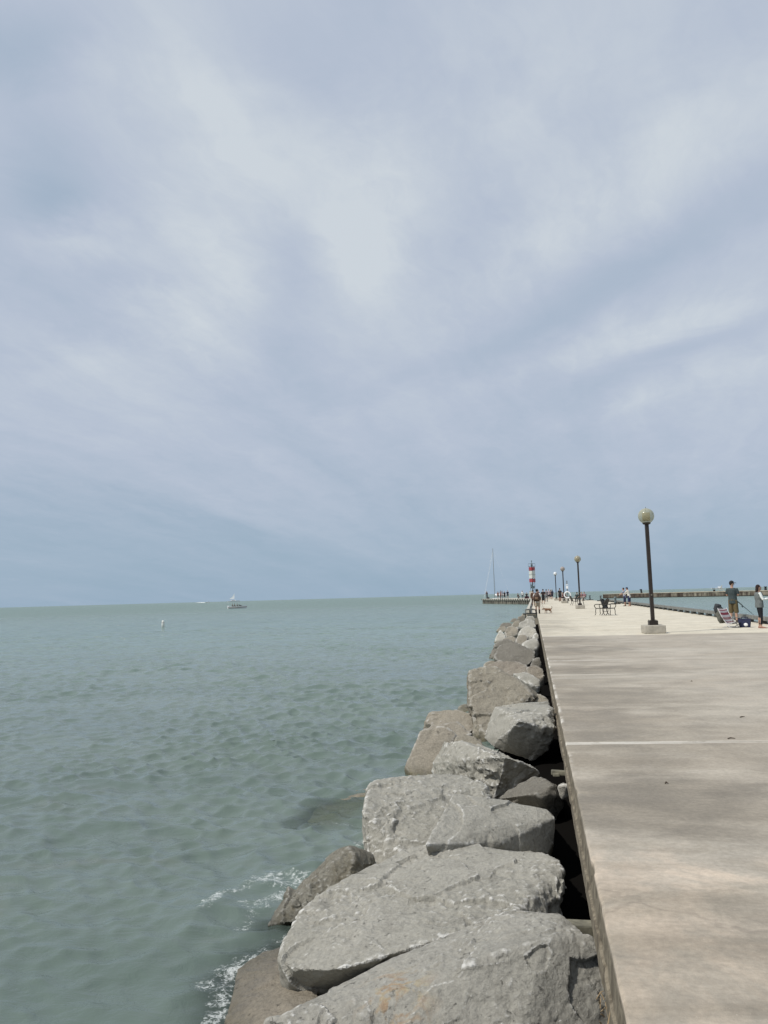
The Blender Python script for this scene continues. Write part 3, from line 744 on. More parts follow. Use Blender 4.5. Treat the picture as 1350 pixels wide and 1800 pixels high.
# ------------------------------------------------------------------ lamps
def globe_mat(name, tint, transp):
    m, t, b, o = material(name)
    t.put(b.inputs['Base Color'], t.mix(t.ss(t.noise(t.coord(), 4, 4), .3, .7), tint, tuple(q * .8 for q in tint)))
    b.inputs['Roughness'].default_value = .12; b.inputs['Specular IOR Level'].default_value = .6
    tr = t.node('ShaderNodeBsdfTransparent'); t.put(tr.inputs[0], (.95, .95, .88))
    lw = t.node('ShaderNodeLayerWeight'); lw.inputs[0].default_value = .35
    mx = t.node('ShaderNodeMixShader'); t.put(mx.inputs[0], t.math('MULTIPLY', t.math('SUBTRACT', 1.0, t.math('MULTIPLY', lw.outputs['Facing'], .8)), transp))
    t.l.new(b.outputs[0], mx.inputs[1]); t.l.new(tr.outputs[0], mx.inputs[2]); t.l.new(mx.outputs[0], o.inputs[0])
    return m
def lamp(label, loc, gm, core, rz, base=True):
    r = thing('street_lamp', label, 'lamp', loc, rz, 'globe lamps along the pier')
    if base: MB().box((0, 0, .145), (.72, .72, .29)).build('concrete_foot', M['block'], r, bevel=.03)
    z0 = .29 if base else 0
    MB().box((0, 0, z0 + .075), (.30, .30, .15)).build('base_collar', M['polebrown'], r, bevel=.008)
    for q in range(4): MB().lathe([(.016, 0), (.016, .02), (.008, .03)], 6, (.13 * math.cos(PI / 4 + q * PI / 2) * 1.25, .13 * math.sin(PI / 4 + q * PI / 2) * 1.25, z0 + .15)).build('anchor_bolt', M['darksteel'], r)
    MB().box((0, 0, (z0 + 3.88) / 2 + .05), (.125, .125, 3.88 - z0 - .1)).build('pole', M['polebrown'], r, bevel=.008)
    MB().lathe([(.09, 3.86), (.13, 3.88), (.15, 3.92), (.13, 3.94)], 16).build('globe_seat', M['polebrown'], r, True)
    g = MB().ball((0, 0, 4.17), .28, 28, 18).build('globe', gm, r, True)
    MB().box((0, 0, 4.14), (.24, .24, .30)).build('lamp_housing', core, g, bevel=.012)
    MB().tube([(0, 0, 4.32), (0, 0, 4.50)], .008, 6).build('finial', M['darksteel'], r)
    MB().box((0, -.076, 1.35), (.05, .012, .05)).build('tag_plate', M['steel'], r)
    return r
core = plain('lamp housing', (.36, .30, .17), .6, .15, 6)
p = ondeck(1149, 1113); 
lamp('tall brown globe lamp on a concrete block, nearest and biggest of the row', p, globe_mat('smoky olive globe', (.48, .47, .34), .62), core, rad(3))
p = ondeck(1020, 1070)
lamp('second globe lamp from the camera, amber globe, behind the metal chairs', p, globe_mat('amber globe', (.42, .37, .26), .45), core, rad(2))
p = aty(991.5, 1050, 97); lamp('third globe lamp of the row with a dull pinkish grey globe', (p[0], 97, deckz(97)), globe_mat('grey globe', (.42, .36, .33), .25), core, 0)
p = aty(978, 1050, 124); lamp('farthest globe lamp with a plain white globe', (p[0], 124, deckz(124)), globe_mat('white globe', (.78, .80, .82), .05), core, 0)

# ------------------------------------------------------------------ light tower at the pier head
def tower():
    p = aty(937.5, 1055, 152); z0 = deckz(152)
    r = thing('light_tower', 'red and white skeleton light tower at the pier head', 'light tower', (p[0], 152, z0), rad(45))
    H = 1.55 - z0 + (1041.3 - 987) / F * 152
    def zpx(py): return 1.55 - z0 + (1041.3 - py) / F * 152
    ms = MB()
    for sx in (-1, 1):
        for sy in (-1, 1): ms.tube([(sx * .30, sy * .30, 0), (sx * .30, sy * .30, zpx(997))], .035, 6)
    n = 9; zt = zpx(1000)
    for k in range(n):
        a, b = zt * k / n, zt * (k + 1) / n
        for s in (-1, 1):
            ms.tube([(-.3, s * .3, a), (.3, s * .3, b)], .02, 5); ms.tube([(s * .3, -.3, b), (s * .3, .3, a)], .02, 5)
    ms.tube([(0, 0, 0), (0, 0, zpx(997))], .10, 8)
    ms.build('lattice_mast', M['greymetal'], r)
    for nm, a, b, mt in (('red_panel', 998, 1004, 'redpaint'), ('white_panel', 1004.6, 1017.2, 'whitepaint'), ('red_panel', 1017.8, 1024, 'redpaint')):
        mb = MB(); za, zb = zpx(a), zpx(b); k = 0; nsl = max(3, int((za - zb) / .22))
        for q in range(nsl):
            z = zb + (za - zb) * (q + .5) / nsl; h = (za - zb) / nsl * .86
            for s in (-1, 1):
                mb.box((s * .42, 0, z), (.03, .80, h)); mb.box((0, s * .42, z), (.80, .03, h))
        mb.build(nm, M[mt], r)
    MB().box((0, 0, zpx(1010.9)), (.9, .9, .06)).build('mid_frame', M['greymetal'], r)
    MB().box((0, 0, zpx(996.6)), (1.0, 1.0, .06)).build('platform', M['greymetal'], r)
    rl = MB()
    for s in (-.45, .45):
        for q in (-.45, .45): rl.tube([(s, q, zpx(996.6)), (s, q, zpx(992))], .02, 5)
    rl.tube([(-.45, -.45, zpx(992)), (.45, -.45, zpx(992)), (.45, .45, zpx(992)), (-.45, .45, zpx(992)), (-.45, -.45, zpx(992))], .03, 5)
    rl.build('railing', M['greymetal'], r)
    MB().lathe([(.16, zpx(996.4)), (.18, zpx(994)), (.14, zpx(992)), (.05, zpx(991)), (.05, zpx(988)), (.13, zpx(987.6)), (.10, zpx(986.5))], 10).build('lantern', M['greymetal'], r, True)
    MB().box((0, 0, zpx(1032.5)), (.5, .5, .45)).box((-.3, .0, zpx(1029)), (.3, .3, .25)).build('equipment_box', M['greymetal'], r)
    q = aty(934.2, 1058, 149)
    o = MB().box((0, 0, .75), (.62, .62, 1.5), taper=.96).box((0, 0, 1.53), (.70, .70, .08)).build('concrete_pillar', plain('pale pillar concrete', (.62, .60, .54), .8, .1, 2))
    o.location = (q[0], 149, deckz(149)); tag(o, 'pale concrete pillar at the foot of the light tower', 'pillar')
tower()

# life ring post
p = ondeck(998.4, 1060.5)
r = thing('life_ring_post', 'grey post with a white life ring and white sign', 'life ring post', p, rad(-10))
MB().box((0, 0, 1.35), (.10, .10, 2.7)).build('post', M['timber'], r)
tor = MB()
tor.tube([(.36 * math.cos(a), -.10, 1.0 + .36 * math.sin(a)) for a in np.linspace(0, 2 * PI, 25)], .075, 8, (0, 1, 0))
tor.build('life_ring', M['white'], r, True)
MB().box((0, -.07, 2.0), (.26, .02, .52)).build('sign_board', M['white'], r)
MB().box((0, -.085, 2.12), (.18, .006, .10)).build('sign_mark', plain('pale blue print', (.30, .42, .55), .6), bpy.data.objects[r.children[-1].name] if False else r)

# ------------------------------------------------------------------ metal garden chairs
def garden_chair(label, loc, rz, group):
    r = thing('garden_chair', label, 'chair', loc, rz, group)
    T = .021
    fr = MB()
    for s in (-1, 1):
        MB().tube([(.24, s * .25, .42), (.27, s * .26, .25), (.25, s * .27, .10), (.31, s * .28, .015)], T, 8).build('leg', M['ironblk'], r, True)
        MB().tube([(-.20, s * .23, .42), (-.21, s * .23, .25), (-.27, s * .24, .12), (-.36, s * .25, .015)], T, 8).build('leg', M['ironblk'], r, True)
        MB().tube([(-.28, s * .25, .66), (-.1, s * .29, .67), (.22, s * .29, .67), (.31, s * .29, .63), (.32, s * .28, .56), (.25, s * .26, .43)], .024, 8).build('armrest', M['ironblk'], r, True)
    fr.tube([(-.22, -.24, .42), (-.2, 0, .42), (-.22, .24, .42)], T, 8); fr.tube([(.25, -.25, .42), (.25, .25, .42)], T, 8)
    for s in (-1, 1): fr.tube([(-.22, s * .24, .42), (.25, s * .25, .42)], T, 8); 
    fr.tube([(-.36, -.22, .20 + .0), (-.22, -.2, .22), (-.22, .2, .22), (-.36, .22, .20)][1:3], .01, 6)
    fr.build('seat_frame', M['ironblk'], r, True)
    MB().box((.015, 0, .435), (.46, .48, .02)).build('seat', M['mesh'], r, bevel=.006)
    bk = MB(); n = 9
    vs = []
    for k in range(n):
        q = k / (n - 1); z = .44 + .52 * q; x = -.21 - .20 * q - .03 * q * q; wd = .23 - .03 * abs(q - .4)
        vs += [(x, -wd, z), (x, wd, z), (x - .018, wd, z), (x - .018, -wd, z)]
    fs = [(4 * k + i, 4 * k + (i + 1) % 4, 4 * k + 4 + (i + 1) % 4, 4 * k + 4 + i) for k in range(n - 1) for i in range(4)] + [(0, 1, 2, 3), (4 * n - 1, 4 * n - 2, 4 * n - 3, 4 * n - 4)]
    bk.add(vs, fs).build('backrest', M['mesh'], r)
    MB().tube([(-.20, -.235, .42), (-.30, -.235, .68), (-.43, -.20, .95), (-.45, 0, 1.0), (-.43, .20, .95), (-.30, .235, .68), (-.20, .235, .42)], .026, 8, (1, 0, 0)).build('back_frame', M['ironblk'], r, True)
    return r
p = ondeck(1063.5, 1081.5)
ch = garden_chair('dark metal armchair facing the lake, back against its twin', (p[0] - .16, p[1] + .25, p[2]), rad(145), 'dark metal garden chairs')
dup(ch, (p[0] + .22, p[1] - .25, p[2]), rad(-38), 'dark metal armchair facing the harbour, back against its twin')
p2 = ondeck(1008, 1064)
dup(ch, (p2[0] + .1, p2[1], p2[2]), rad(20), 'dark metal armchair at the round table beyond the second lamp')
r = thing('garden_table', 'round dark metal table left of the second lamp', 'table', (p2[0] + .85, p2[1] + .4, p2[2]))
MB().lathe([(.42, .70), (.44, .71), (.44, .73), (.42, .74)], 20).build('table_top', M['ironblk'], r)
for k in range(4):
    a = PI / 4 + k * PI / 2
    MB().tube([(.30 * math.cos(a), .30 * math.sin(a), .70), (.22 * math.cos(a), .22 * math.sin(a), .35), (.34 * math.cos(a), .34 * math.sin(a), .02)], .018, 8).build('leg', M['ironblk'], r, True)

# ------------------------------------------------------------------ people
def person(label, loc, rz, top=(.1, .1, .1), legs=(.05, .05, .06), shoes=(.03, .03, .03), hair=(.03, .02, .015), h=1.74, pose='stand', arms='down', sleeve='short', leg='long', hat=None, vest=None, skin='skin', longhair=False, female=False, near=False, group='people out on the pier', lean=0.0, bare=False, headturn=0.0, bag=None, armsB=None):
    """faces local +X; left is +Y"""
    r = thing('person', label, 'person', loc, rz, group, h / 1.75)
    vox = .011 if near else .026
    sd = (0, 1, 0)
    seat = pose in ('sit', 'crouch')
    hz = {'sit': .47, 'crouch': .36}.get(pose, .93)
    def up(zl, xoff=0): # point on spine at height zl above hip, leaning forward
        return Vector((math.sin(lean) * zl + xoff, 0, hz + math.cos(lean) * zl))
    sw = .17 if female else .20
    neck = up(.55); chest = up(.36); waist = up(.16); hip = up(0)
    head = up(.70, .02 + .05 * math.sin(lean))
    LEG = []
    for s in (-1, 1):
        hp = Vector((0, s * .09, hz))
        if pose == 'sit': kn = Vector((.44, s * .11, hz + .03)); an = Vector((.46, s * .11, .08))
        elif pose == 'crouch': kn = Vector((.36, s * .13, .46)); an = Vector((.10, s * .13, .08))
        elif pose == 'walk': kn = Vector((.05 + s * .14, s * .09, .50)); an = Vector((s * .26 - .04, s * .09, .09))
        else: kn = Vector((.02, s * .105, .50)); an = Vector((-.02, s * .115, .08))
        LEG.append((hp, kn, an))
    ARM = []
    for s, mode in ((-1, arms), (1, armsB or arms)):
        sh = up(.49) + Vector((0, s * sw, 0))
        if mode == 'down': el = sh + Vector((-.03, s * .05, -.28)); wr = el + Vector((.07, s * .0, -.25))
        elif mode == 'forward': el = sh + Vector((.10, s * .04, -.26)); wr = el + Vector((.25, -s * .05, .03))
        elif mode == 'hold': el = sh + Vector((.03, s * .035, -.28)); wr = el + Vector((.21, -s * .10, .02))
        elif mode == 'reach': el = sh + Vector((.17, s * .03, -.20)); wr = el + Vector((.20, s * .0, -.14))
        elif mode == 'up': el = sh + Vector((.15, s * .06, -.20)); wr = el + Vector((.10, -s * .08, .22))
        else: el = sh + Vector((.05, s * .05, -.26)); wr = el + Vector((.22, -s * .05, -.08))
        ARM.append((sh, el, wr, s))
    body = MB()
    def torso(mb, g, z0=-.04, full=True):
        pts = [up(z0), up(.08), up(.18), up(.32), up(.44), up(.52)]
        wd = [.165, .16, .14 if female else .15, .165, .17 if female else .185, .12]
        dp = [.115, .11, .10, .12, .115, .075]
        mb.tube(pts, [(a + g, b + g) for a, b in zip(wd, dp)], 14, sd)
    torso(body, 0)
    body.tube([up(.50), up(.58), up(.66, .01)], [.062, .056, .055], 10, sd)
    body.ball(head, (.095, .076, .118), 14, 10)
    body.ball(head + Vector((.03, 0, -.06)), (.065, .058, .062), 10, 8)
    ht = Matrix.Rotation(headturn, 3, 'Z')
    fx = ht @ Vector((1, 0, 0)); fy = ht @ Vector((0, 1, 0))
    body.tube([head + fx * .085 + Vector((0, 0, .015)), head + fx * .115 + Vector((0, 0, -.03))], [.010, .016], 6)
    for s in (-1, 1): body.ball(head + fy * (s * .078) + Vector((0, 0, -.005)), (.018, .012, .03), 6, 5)
    for hp, kn, an in LEG:
        mid = kn.lerp(an, .35) + Vector((-.015, 0, 0))
        body.tube([hp, hp.lerp(kn, .5), kn, mid, an], [.088, .075, .054, .055, .038], 10, sd)
        body.tube([an + Vector((-.06, 0, -.03)), an + Vector((.02, 0, -.035)), an + Vector((.12, 0, -.05)), an + Vector((.19, 0, -.058))], [(.032, .036), (.040, .042), (.046, .03), (.03, .018)], 8, sd)
    for sh, el, wr, s in ARM:
        body.tube([sh + Vector((0, -s * .03, 0)), sh.lerp(el, .5), el, el.lerp(wr, .4), wr], [.055, .047, .039, .039, .028], 8, (1, 0, 0))
        dr = (wr - el).normalized(); sdv = Vector((0, 1, 0)) if abs(dr.y) < .8 else Vector((1, 0, 0))
        lat = (sdv - dr * sdv.dot(dr)).normalized()
        body.tube([wr, wr + dr * .05, wr + dr * .09], [(.026, .018), (.040, .018), (.038, .016)], 8, lat)
        if near:
            dn = dr.cross(lat); dn = dn if dn.z < 0 else -dn
            for q, ln in zip((-.029, -.010, .010, .029), (.060, .072, .075, .066)):
                b0 = wr + dr * .085 + lat * q
                body.tube([b0, b0 + dr * ln * .5 + dn * .008, b0 + dr * ln * .75 + dn * .030, b0 + dr * ln * .62 + dn * .052], [.0095, .009, .0085, .0075], 6, lat)
            th = wr + dr * .03 - lat * .03 * s
            body.tube([th, th + dr * .035 - lat * s * .025, th + dr * .07 - lat * s * .02 + dn * .02], [.012, .011, .009], 6, (0, 0, 1))
        else: body.tube([wr + dr * .08, wr + dr * .13, wr + dr * .165 - Vector((0, 0, .015))], [(.036, .015), (.034, .013), (.024, .010)], 6, lat)
    body.build('body', M[skin], r, True, vox if near else .022, 3)
    g = .014
    sm = MB(); torso(sm, g + .006, -.02 if seat or vest else -.15)
    for sh, el, wr, s in ARM:
        e = wr if sleeve == 'long' else sh.lerp(el, .8)
        pth = [sh + Vector((0, -s * .04, .0)), sh.lerp(el, .5), el, el.lerp(wr, .5), wr.lerp(el, .04)] if sleeve == 'long' else [sh + Vector((0, -s * .04, 0)), sh.lerp(el, .4), e]
        rd = [.075, .062, .054, .052, .040] if sleeve == 'long' else [.072, .064, .060]
        if sleeve != 'none': sm.tube(pth, rd, 8, (1, 0, 0))
    sm.build('shirt', cloth(top), r, True, vox * 1.2, 2)
    if vest:
        vm = MB(); torso(vm, g + .03, -.10); vm.build('vest', cloth(vest), r, True, vox * 1.2, 2)
    tm = MB()
    tm.tube([hip + Vector((0, 0, -.09 if not seat else -.05)), hip, up(.10)], [(.165, .12), (.178, .135), (.165, .125)], 12, sd)
    for hp, kn, an in LEG:
        if leg == 'long': tm.tube([hp, hp.lerp(kn, .5), kn, kn.lerp(an, .4), an.lerp(kn, .06)], [.102, .092, .072, .066, .058], 10, sd)
        elif leg == 'tight': tm.tube([hp, hp.lerp(kn, .5), kn, kn.lerp(an, .4), an.lerp(kn, .14)], [.105, .088, .062, .062, .046], 10, sd)
        else: tm.tube([hp, hp.lerp(kn, .5), hp.lerp(kn, .98 if leg == 'short' else 1.25)], [.104, .104, .100], 10, sd)
    tm.build('trousers' if leg in ('long', 'tight') else 'shorts', cloth(legs), r, True, vox * 1.2, 2)
    if not bare:
        s2 = MB()
        for hp, kn, an in LEG:
            s2.tube([an + Vector((-.075, 0, -.035)), an + Vector((.02, 0, -.032)), an + Vector((.12, 0, -.045)), an + Vector((.205, 0, -.055))], [(.040, .045), (.048, .05), (.052, .036), (.036, .022)], 8, sd)
        s2.build('shoes', cloth(shoes), r, True, vox, 1)
    hm = MB(); hm.ball(head + Vector((0, 0, .026)) - fx * .022, (.098, .088, .112), 12, 8)
    if longhair:
        hm.tube([head - fx * .05 + Vector((0, 0, .03)), head - fx * .075 + Vector((0, 0, -.09)), head - fx * .085 + Vector((0, 0, -.20))], [(.09, .06), (.095, .055), (.07, .035)], 10, fy)
    hm.build('hair', cloth(hair), r, True, vox, 2)
    if hat:
        c = MB(); c.ball(head + Vector((0, 0, .045)) - fx * .005, (.112, .098, .095), 14, 8, z0=-.1)
        c.tube([head + fx * .07 + Vector((0, 0, .045)), head + fx * .14 + Vector((0, 0, .04)), head + fx * .185 + Vector((0, 0, .025))], [(.085, .010), (.080, .008), (.05, .006)], 10, fy)
        c.build('cap', cloth(hat), r, True)
    if near:
        for s in (-1, 1):
            MB().ball(head + fx * .083 + fy * (s * .032) + Vector((0, 0, .012)), .011, 6, 5).build('eye', M['black'], r, True)
        MB().box(head + fx * .089 + Vector((0, 0, -.062)), (.008, .04, .008), headturn).build('mouth', plain('lips', (.25, .10, .09), .6) if 'lips' not in bpy.data.materials else bpy.data.materials['lips'], r)
    return r

# the man with the rod and the woman
p = ondeck(1291, 1093.5)
man = person('man in a black cap, slate T-shirt and camouflage shorts fishing at the harbour edge', p, rad(60), (.040, .056, .060), (.105, .082, .040), (.05, .045, .04), (.02, .015, .012), 1.80, 'stand', 'hold', 'short', 'knee', hat=(.015, .016, .018), near=True, headturn=rad(-55), skin='skin')
p = ondeck(1338, 1104)
woman = person('woman in black leggings, white sleeves and grey vest at the right edge', p, rad(-2), (.66, .70, .68), (.010, .011, .015), (.4, .2, .17), (.022, .012, .011), 1.60, 'stand', 'forward', 'long', 'tight', vest=(.13, .145, .145), longhair=True, female=True, near=True, bare=True)
sd_ = MB()
for s in (-1, 1):
    sd_.box((.05, s * .115, .010), (.27, .09, .018)).tube([(.10, s * .115 - .045, .02), (.10, s * .115, .055), (.10, s * .115 + .045, .02)], .008, 6)
sd_.build('sandals', cloth((.33, .15, .13)), woman)
a = aty(1300, 1061, p[1] + 6); b = aty(1334, 1088, p[1] + 9)
mp = np.array(man.location)
fr = thing('fishing_rod', 'dark fishing rod slanting down from the man in the cap', 'fishing rod', (0, 0, 0))
hnd = aty(1301, 1061, mp[1] + .1); tip = aty(1332, 1087, mp[1] + 1.6)
MB().tube([hnd, hnd + (tip - hnd) * .4, tip], [.016, .011, .006], 6).build('blank', M['black'], fr)
MB().tube([hnd - (tip - hnd) * .18, hnd + (tip - hnd) * .1], .022, 6).build('grip', M['darktimber'], fr)
MB().ball(hnd + (tip - hnd) * .12 + np.array([0, 0, -.05]), .04, 8, 6).build('reel', M['greymetal'], fr)

G2 = 'people out on the pier'
p = ondeck(1107, 1065.5)
person('angler in white shirt and navy shorts bending over the harbour edge', p, rad(150), (.62, .59, .53), (.022, .030, .085), (.35, .22, .17), (.03, .02, .02), 1.70, 'stand', 'reach', 'long', 'knee', hat=(.025, .035, .08), lean=.22)
person('person in blue beside the white-shirted angler, head just behind', (p[0] - .32, p[1] + .6, p[2]), rad(160), (.30, .33, .42), (.022, .028, .07), (.05, .04, .04), (.02, .016, .014), 1.66, 'stand', 'reach', 'short', 'knee', lean=.12)
p = ondeck(945.5, 1078.8)
wk = person('walker in beige shorts and dark boots wearing a brown backpack', p, rad(82), (.62, .60, .58), (.40, .33, .25), (.030, .020, .016), (.02, .015, .012), 1.72, 'stand', 'down', 'short', 'short', skin='skin2', hat=(.03, .03, .035))
s2 = MB()
for s in (-1, 1): s2.tube([(-.02, s * .115, .06), (-.02, s * .115, .30)], [.052, .060], 8)
s2.build('socks', cloth((.025, .018, .014)), wk, True)
bp = thing('backpack', 'brown backpack on the walker with the dog', 'backpack', (p[0] - .02, p[1] - .24, p[2] + .88), rad(-6))
MB().tube([(0, 0, 0), (0, -.03, .12), (0, -.03, .36), (0, 0, .56)], [(.20, .10), (.24, .14), (.22, .13), (.12, .07)], 14, (1, 0, 0)).build('bag', M['packbrown'], bp, True)
MB().tube([(0, -.15, .06), (0, -.19, .16), (0, -.16, .27)], [(.10, .03), (.13, .05), (.11, .03)], 10, (1, 0, 0)).build('front_pocket', plain('worn tan leather', (.14, .085, .05), .7), bp, True)
for s in (-1, 1): MB().tube([(s * .12, .08, .03), (s * .14, .12, .3), (s * .12, .06, .52)], .016, 6).build('strap', M['packbrown'], bp, True)
# dog on its leash
q = ondeck(963.5, 1077.6)
dg = thing('dog', 'small brown dog on a leash walking towards the stones', 'dog', q, rad(176))
db = MB()
db.tube([(-.22, 0, .265), (-.10, 0, .26), (.05, 0, .255), (.17, 0, .265), (.22, 0, .27)], [(.055, .06), (.068, .075), (.072, .085), (.075, .092), (.05, .07)], 10)
db.tube([(.18, 0, .29), (.26, 0, .31), (.31, 0, .30)], [.052, .048, .046], 8); db.ball((.33, 0, .295), (.062, .052, .052), 10, 8); db.tube([(.36, 0, .285), (.43, 0, .262)], [.034, .022], 8)
for s in (-1, 1):
    db.tube([(.15 + .03 * s, s * .05, .24), (.14 + .05 * s, s * .055, .13), (.15 + .06 * s, s * .055, .02)], [.040, .024, .020], 8)
    db.tube([(.15 + .06 * s, s * .055, .02), (.19 + .06 * s, s * .055, .012)], [.022, .016], 6)
    db.tube([(-.18, s * .05, .25), (-.14 - .05 * s, s * .055, .16), (-.22 - .04 * s, s * .055, .10), (-.20 - .05 * s, s * .055, .02)], [.052, .034, .022, .018], 8)
    db.tube([(-.20 - .05 * s, s * .055, .018), (-.15 - .05 * s, s * .055, .012)], [.022, .016], 6)
    db.tube([(.32, s * .045, .335), (.30, s * .062, .30), (.305, s * .065, .265)], [.022, .020, .010], 6)
db.tube([(-.23, 0, .28), (-.29, 0, .36), (-.28, 0, .45), (-.25, 0, .49)], [.024, .022, .020, .012], 8)
db.build('body', M['fur'], dg, True, .012, 2)
MB().tube([(.27, -.055, .30), (.27, 0, .255), (.27, .055, .30), (.27, 0, .36), (.27, -.055, .30)], .010, 6).build('collar', M['navy'], dg)
h0 = Vector(p) + Vector((.28, .12, .78)); h1 = Vector(q) + Vector((-.27, 0, .34))
o = MB().tube([h0, h0.lerp(h1, .4) + Vector((0, 0, -.07)), h0.lerp(h1, .75) + Vector((0, 0, -.06)), h1], .008, 6).build('leash', M['rope'])
tag(o, 'thin leash between the walker and the small brown dog', 'leash')

def at(px, py): return ondeck(px, py)
BL = (.018, .018, .022)
crowd = [
 ('person in long brown clothes just left of the backpack walker', 938, 1066, 92, (.10, .055, .038), (.055, .035, .028), dict(leg='long', sleeve='long', h=1.70, skin='skin2')),
 ('person in a maroon top beyond the backpack walker', 947, 1058, -60, (.085, .028, .030), (.03, .022, .025), dict(leg='long', h=1.66)),
 ('man in black shirt and wide black shorts standing in the crowd', 955.5, 1061.3, -95, (.020, .014, .018), BL, dict(leg='knee', arms='hold', h=1.76, hat=BL)),
 ('person in grey top and grey trousers right of the man in black', 961, 1058, 80, (.16, .15, .165), (.12, .115, .12), dict(leg='long', h=1.76, arms='hold')),
 ('person in pale pink shirt and black shorts farther along', 965, 1053.6, -100, (.40, .33, .36), BL, dict(leg='short', h=1.80)),
 ('dark-clothed person right of the pink shirt', 968.5, 1053, 60, (.06, .05, .07), (.04, .035, .05), dict(leg='knee', h=1.70)),
 ('person in navy with bare legs by the farthest lamp', 971, 1053.3, 120, (.03, .032, .06), (.035, .03, .045), dict(leg='short', h=1.72, longhair=True)),
 ('man all in black with bare shins standing alone', 984.8, 1057.2, 70, BL, (.020, .018, .02), dict(leg='short', h=1.86)),
]
for lab, px, py, az, tp, lg, kw in crowd: person(lab, at(px, py), rad(az), tp, lg, **kw)
seated = [
 ('person in maroon sitting by the third lamp', 990, 1056.2, 200, (.11, .035, .04), (.05, .03, .035)),
 ('person in brown sitting next to the life ring post', 994, 1056.6, 20, (.085, .05, .04), (.05, .04, .04)),
 ('person in dark green with a broad dark hat at the round table', 1015, 1058, -110, (.030, .045, .045), BL),
 ('person in dusty pink sitting behind the second lamp pole', 1022.5, 1056, -60, (.28, .17, .17), (.25, .22, .2)),
 ('person in a mauve top with dark hair right of the second lamp', 1027.5, 1055.5, -120, (.26, .16, .19), (.5, .45, .40)),
]
for lab, px, py, az, tp, lg in seated:
    q = at(px, py)
    rt = person(lab, q, rad(az), tp, lg, pose='sit', arms='lap', leg='long', h=1.72, hat=(.02, .03, .03) if 'hat' in lab else None)
    c = thing('folding_seat', 'folding seat under the ' + lab.split(' with ')[0], 'chair', q, rad(az), 'folding seats under sitting people')
    MB().box((.08, 0, .40), (.46, .46, .03)).build('seat', M['packdark'], c)
    MB().box((-.20, 0, .70), (.03, .46, .42), ry=-.2).build('backrest', M['packdark'], c)
    for s in (-1, 1):
        MB().tube([(.28, s * .22, .01), (-.14, s * .22, .40)], .015, 6).build('leg', M['darksteel'], c)
        MB().tube([(-.16, s * .22, .01), (.26, s * .22, .40)], .015, 6).build('leg', M['darksteel'], c)

# people on the jetty arm
def onarm(px, back=1.2):
    A = Vector((-.25, 160)); B = Vector((-12.25, 193)); best = None
    for k in range(200):
        q = A.lerp(B, k / 199); 
        d = (B - A).normalized(); n_ = Vector((-d.y, d.x)); n_ = n_ if n_.y > 0 else -n_
        s_ = q + n_ * back
        pr = ROT.T @ (np.array([s_.x, s_.y, .3]) - CAM); x = 675 + F * pr[0] / -pr[2]
        if best is None or abs(x - px) < best[0]: best = (abs(x - px), s_)
    return (best[1].x, best[1].y, .30)
jp = [
 ('thin angler at the tip of the jetty arm leaning out with a rod', 852.5, 150, (.10, .12, .14), (.06, .07, .09), dict(arms='reach', lean=.15)),
 ('person in black at the tip of the jetty arm', 856, -60, BL, BL, dict(arms='hold', h=1.85)),
 ('bare-shouldered person left in the group by the moored sailboat', 875.5, -90, (.22, .10, .08), (.06, .04, .035), dict(skin='skin2', sleeve='none', leg='short')),
 ('tallest person in rust red in the group by the moored sailboat', 880, 30, (.20, .085, .07), (.10, .05, .04), dict(skin='skin2', h=1.88)),
 ('person in brown right in the group by the moored sailboat', 883, 180, (.13, .075, .06), (.05, .03, .03), dict(skin='skin2', h=1.80)),
 ('person in black T-shirt right of the group by the sailboat', 887.2, -80, BL, (.03, .03, .035), dict(h=1.72, leg='knee')),
 ('man in navy shirt and grey shorts on the jetty arm', 892.8, -90, (.015, .022, .045), (.07, .09, .10), dict(leg='short', h=1.88)),
 ('person in white top and black trousers on the jetty arm', 918.8, -90, (.66, .68, .68), BL, dict(h=1.68, longhair=True)),
]
for lab, px, az, tp, lg, kw in jp: person(lab, onarm(px), rad(az), tp, lg, group='people on the jetty arm', **kw)
person('person in black crouching midway along the jetty arm', onarm(910.5), rad(-40), BL, BL, pose='crouch', arms='lap', group='people on the jetty arm')
q = onarm(926)
person('person in black sitting on the maroon chest near the light tower', q, rad(-100), BL, BL, pose='sit', arms='lap', group='people on the jetty arm')
o = MB().box((0, 0, .2), (.95, .5, .40)).box((0, 0, .425), (.98, .53, .05)).build('cooler_chest', cloth((.085, .025, .035)), bevel=.02); o.location = q; tag(o, 'maroon chest on the jetty arm under a sitting person', 'cooler')
q = onarm(858.5); o = MB().box((0, 0, .18), (.5, .35, .36)).tube([(-.2, 0, .36), (-.1, 0, .5), (.1, 0, .5), (.2, 0, .36)], .02, 6).build('tackle_bag', cloth(BL), bevel=.0); o.location = q; tag(o, 'black tackle bag at the tip of the jetty arm', 'bag')

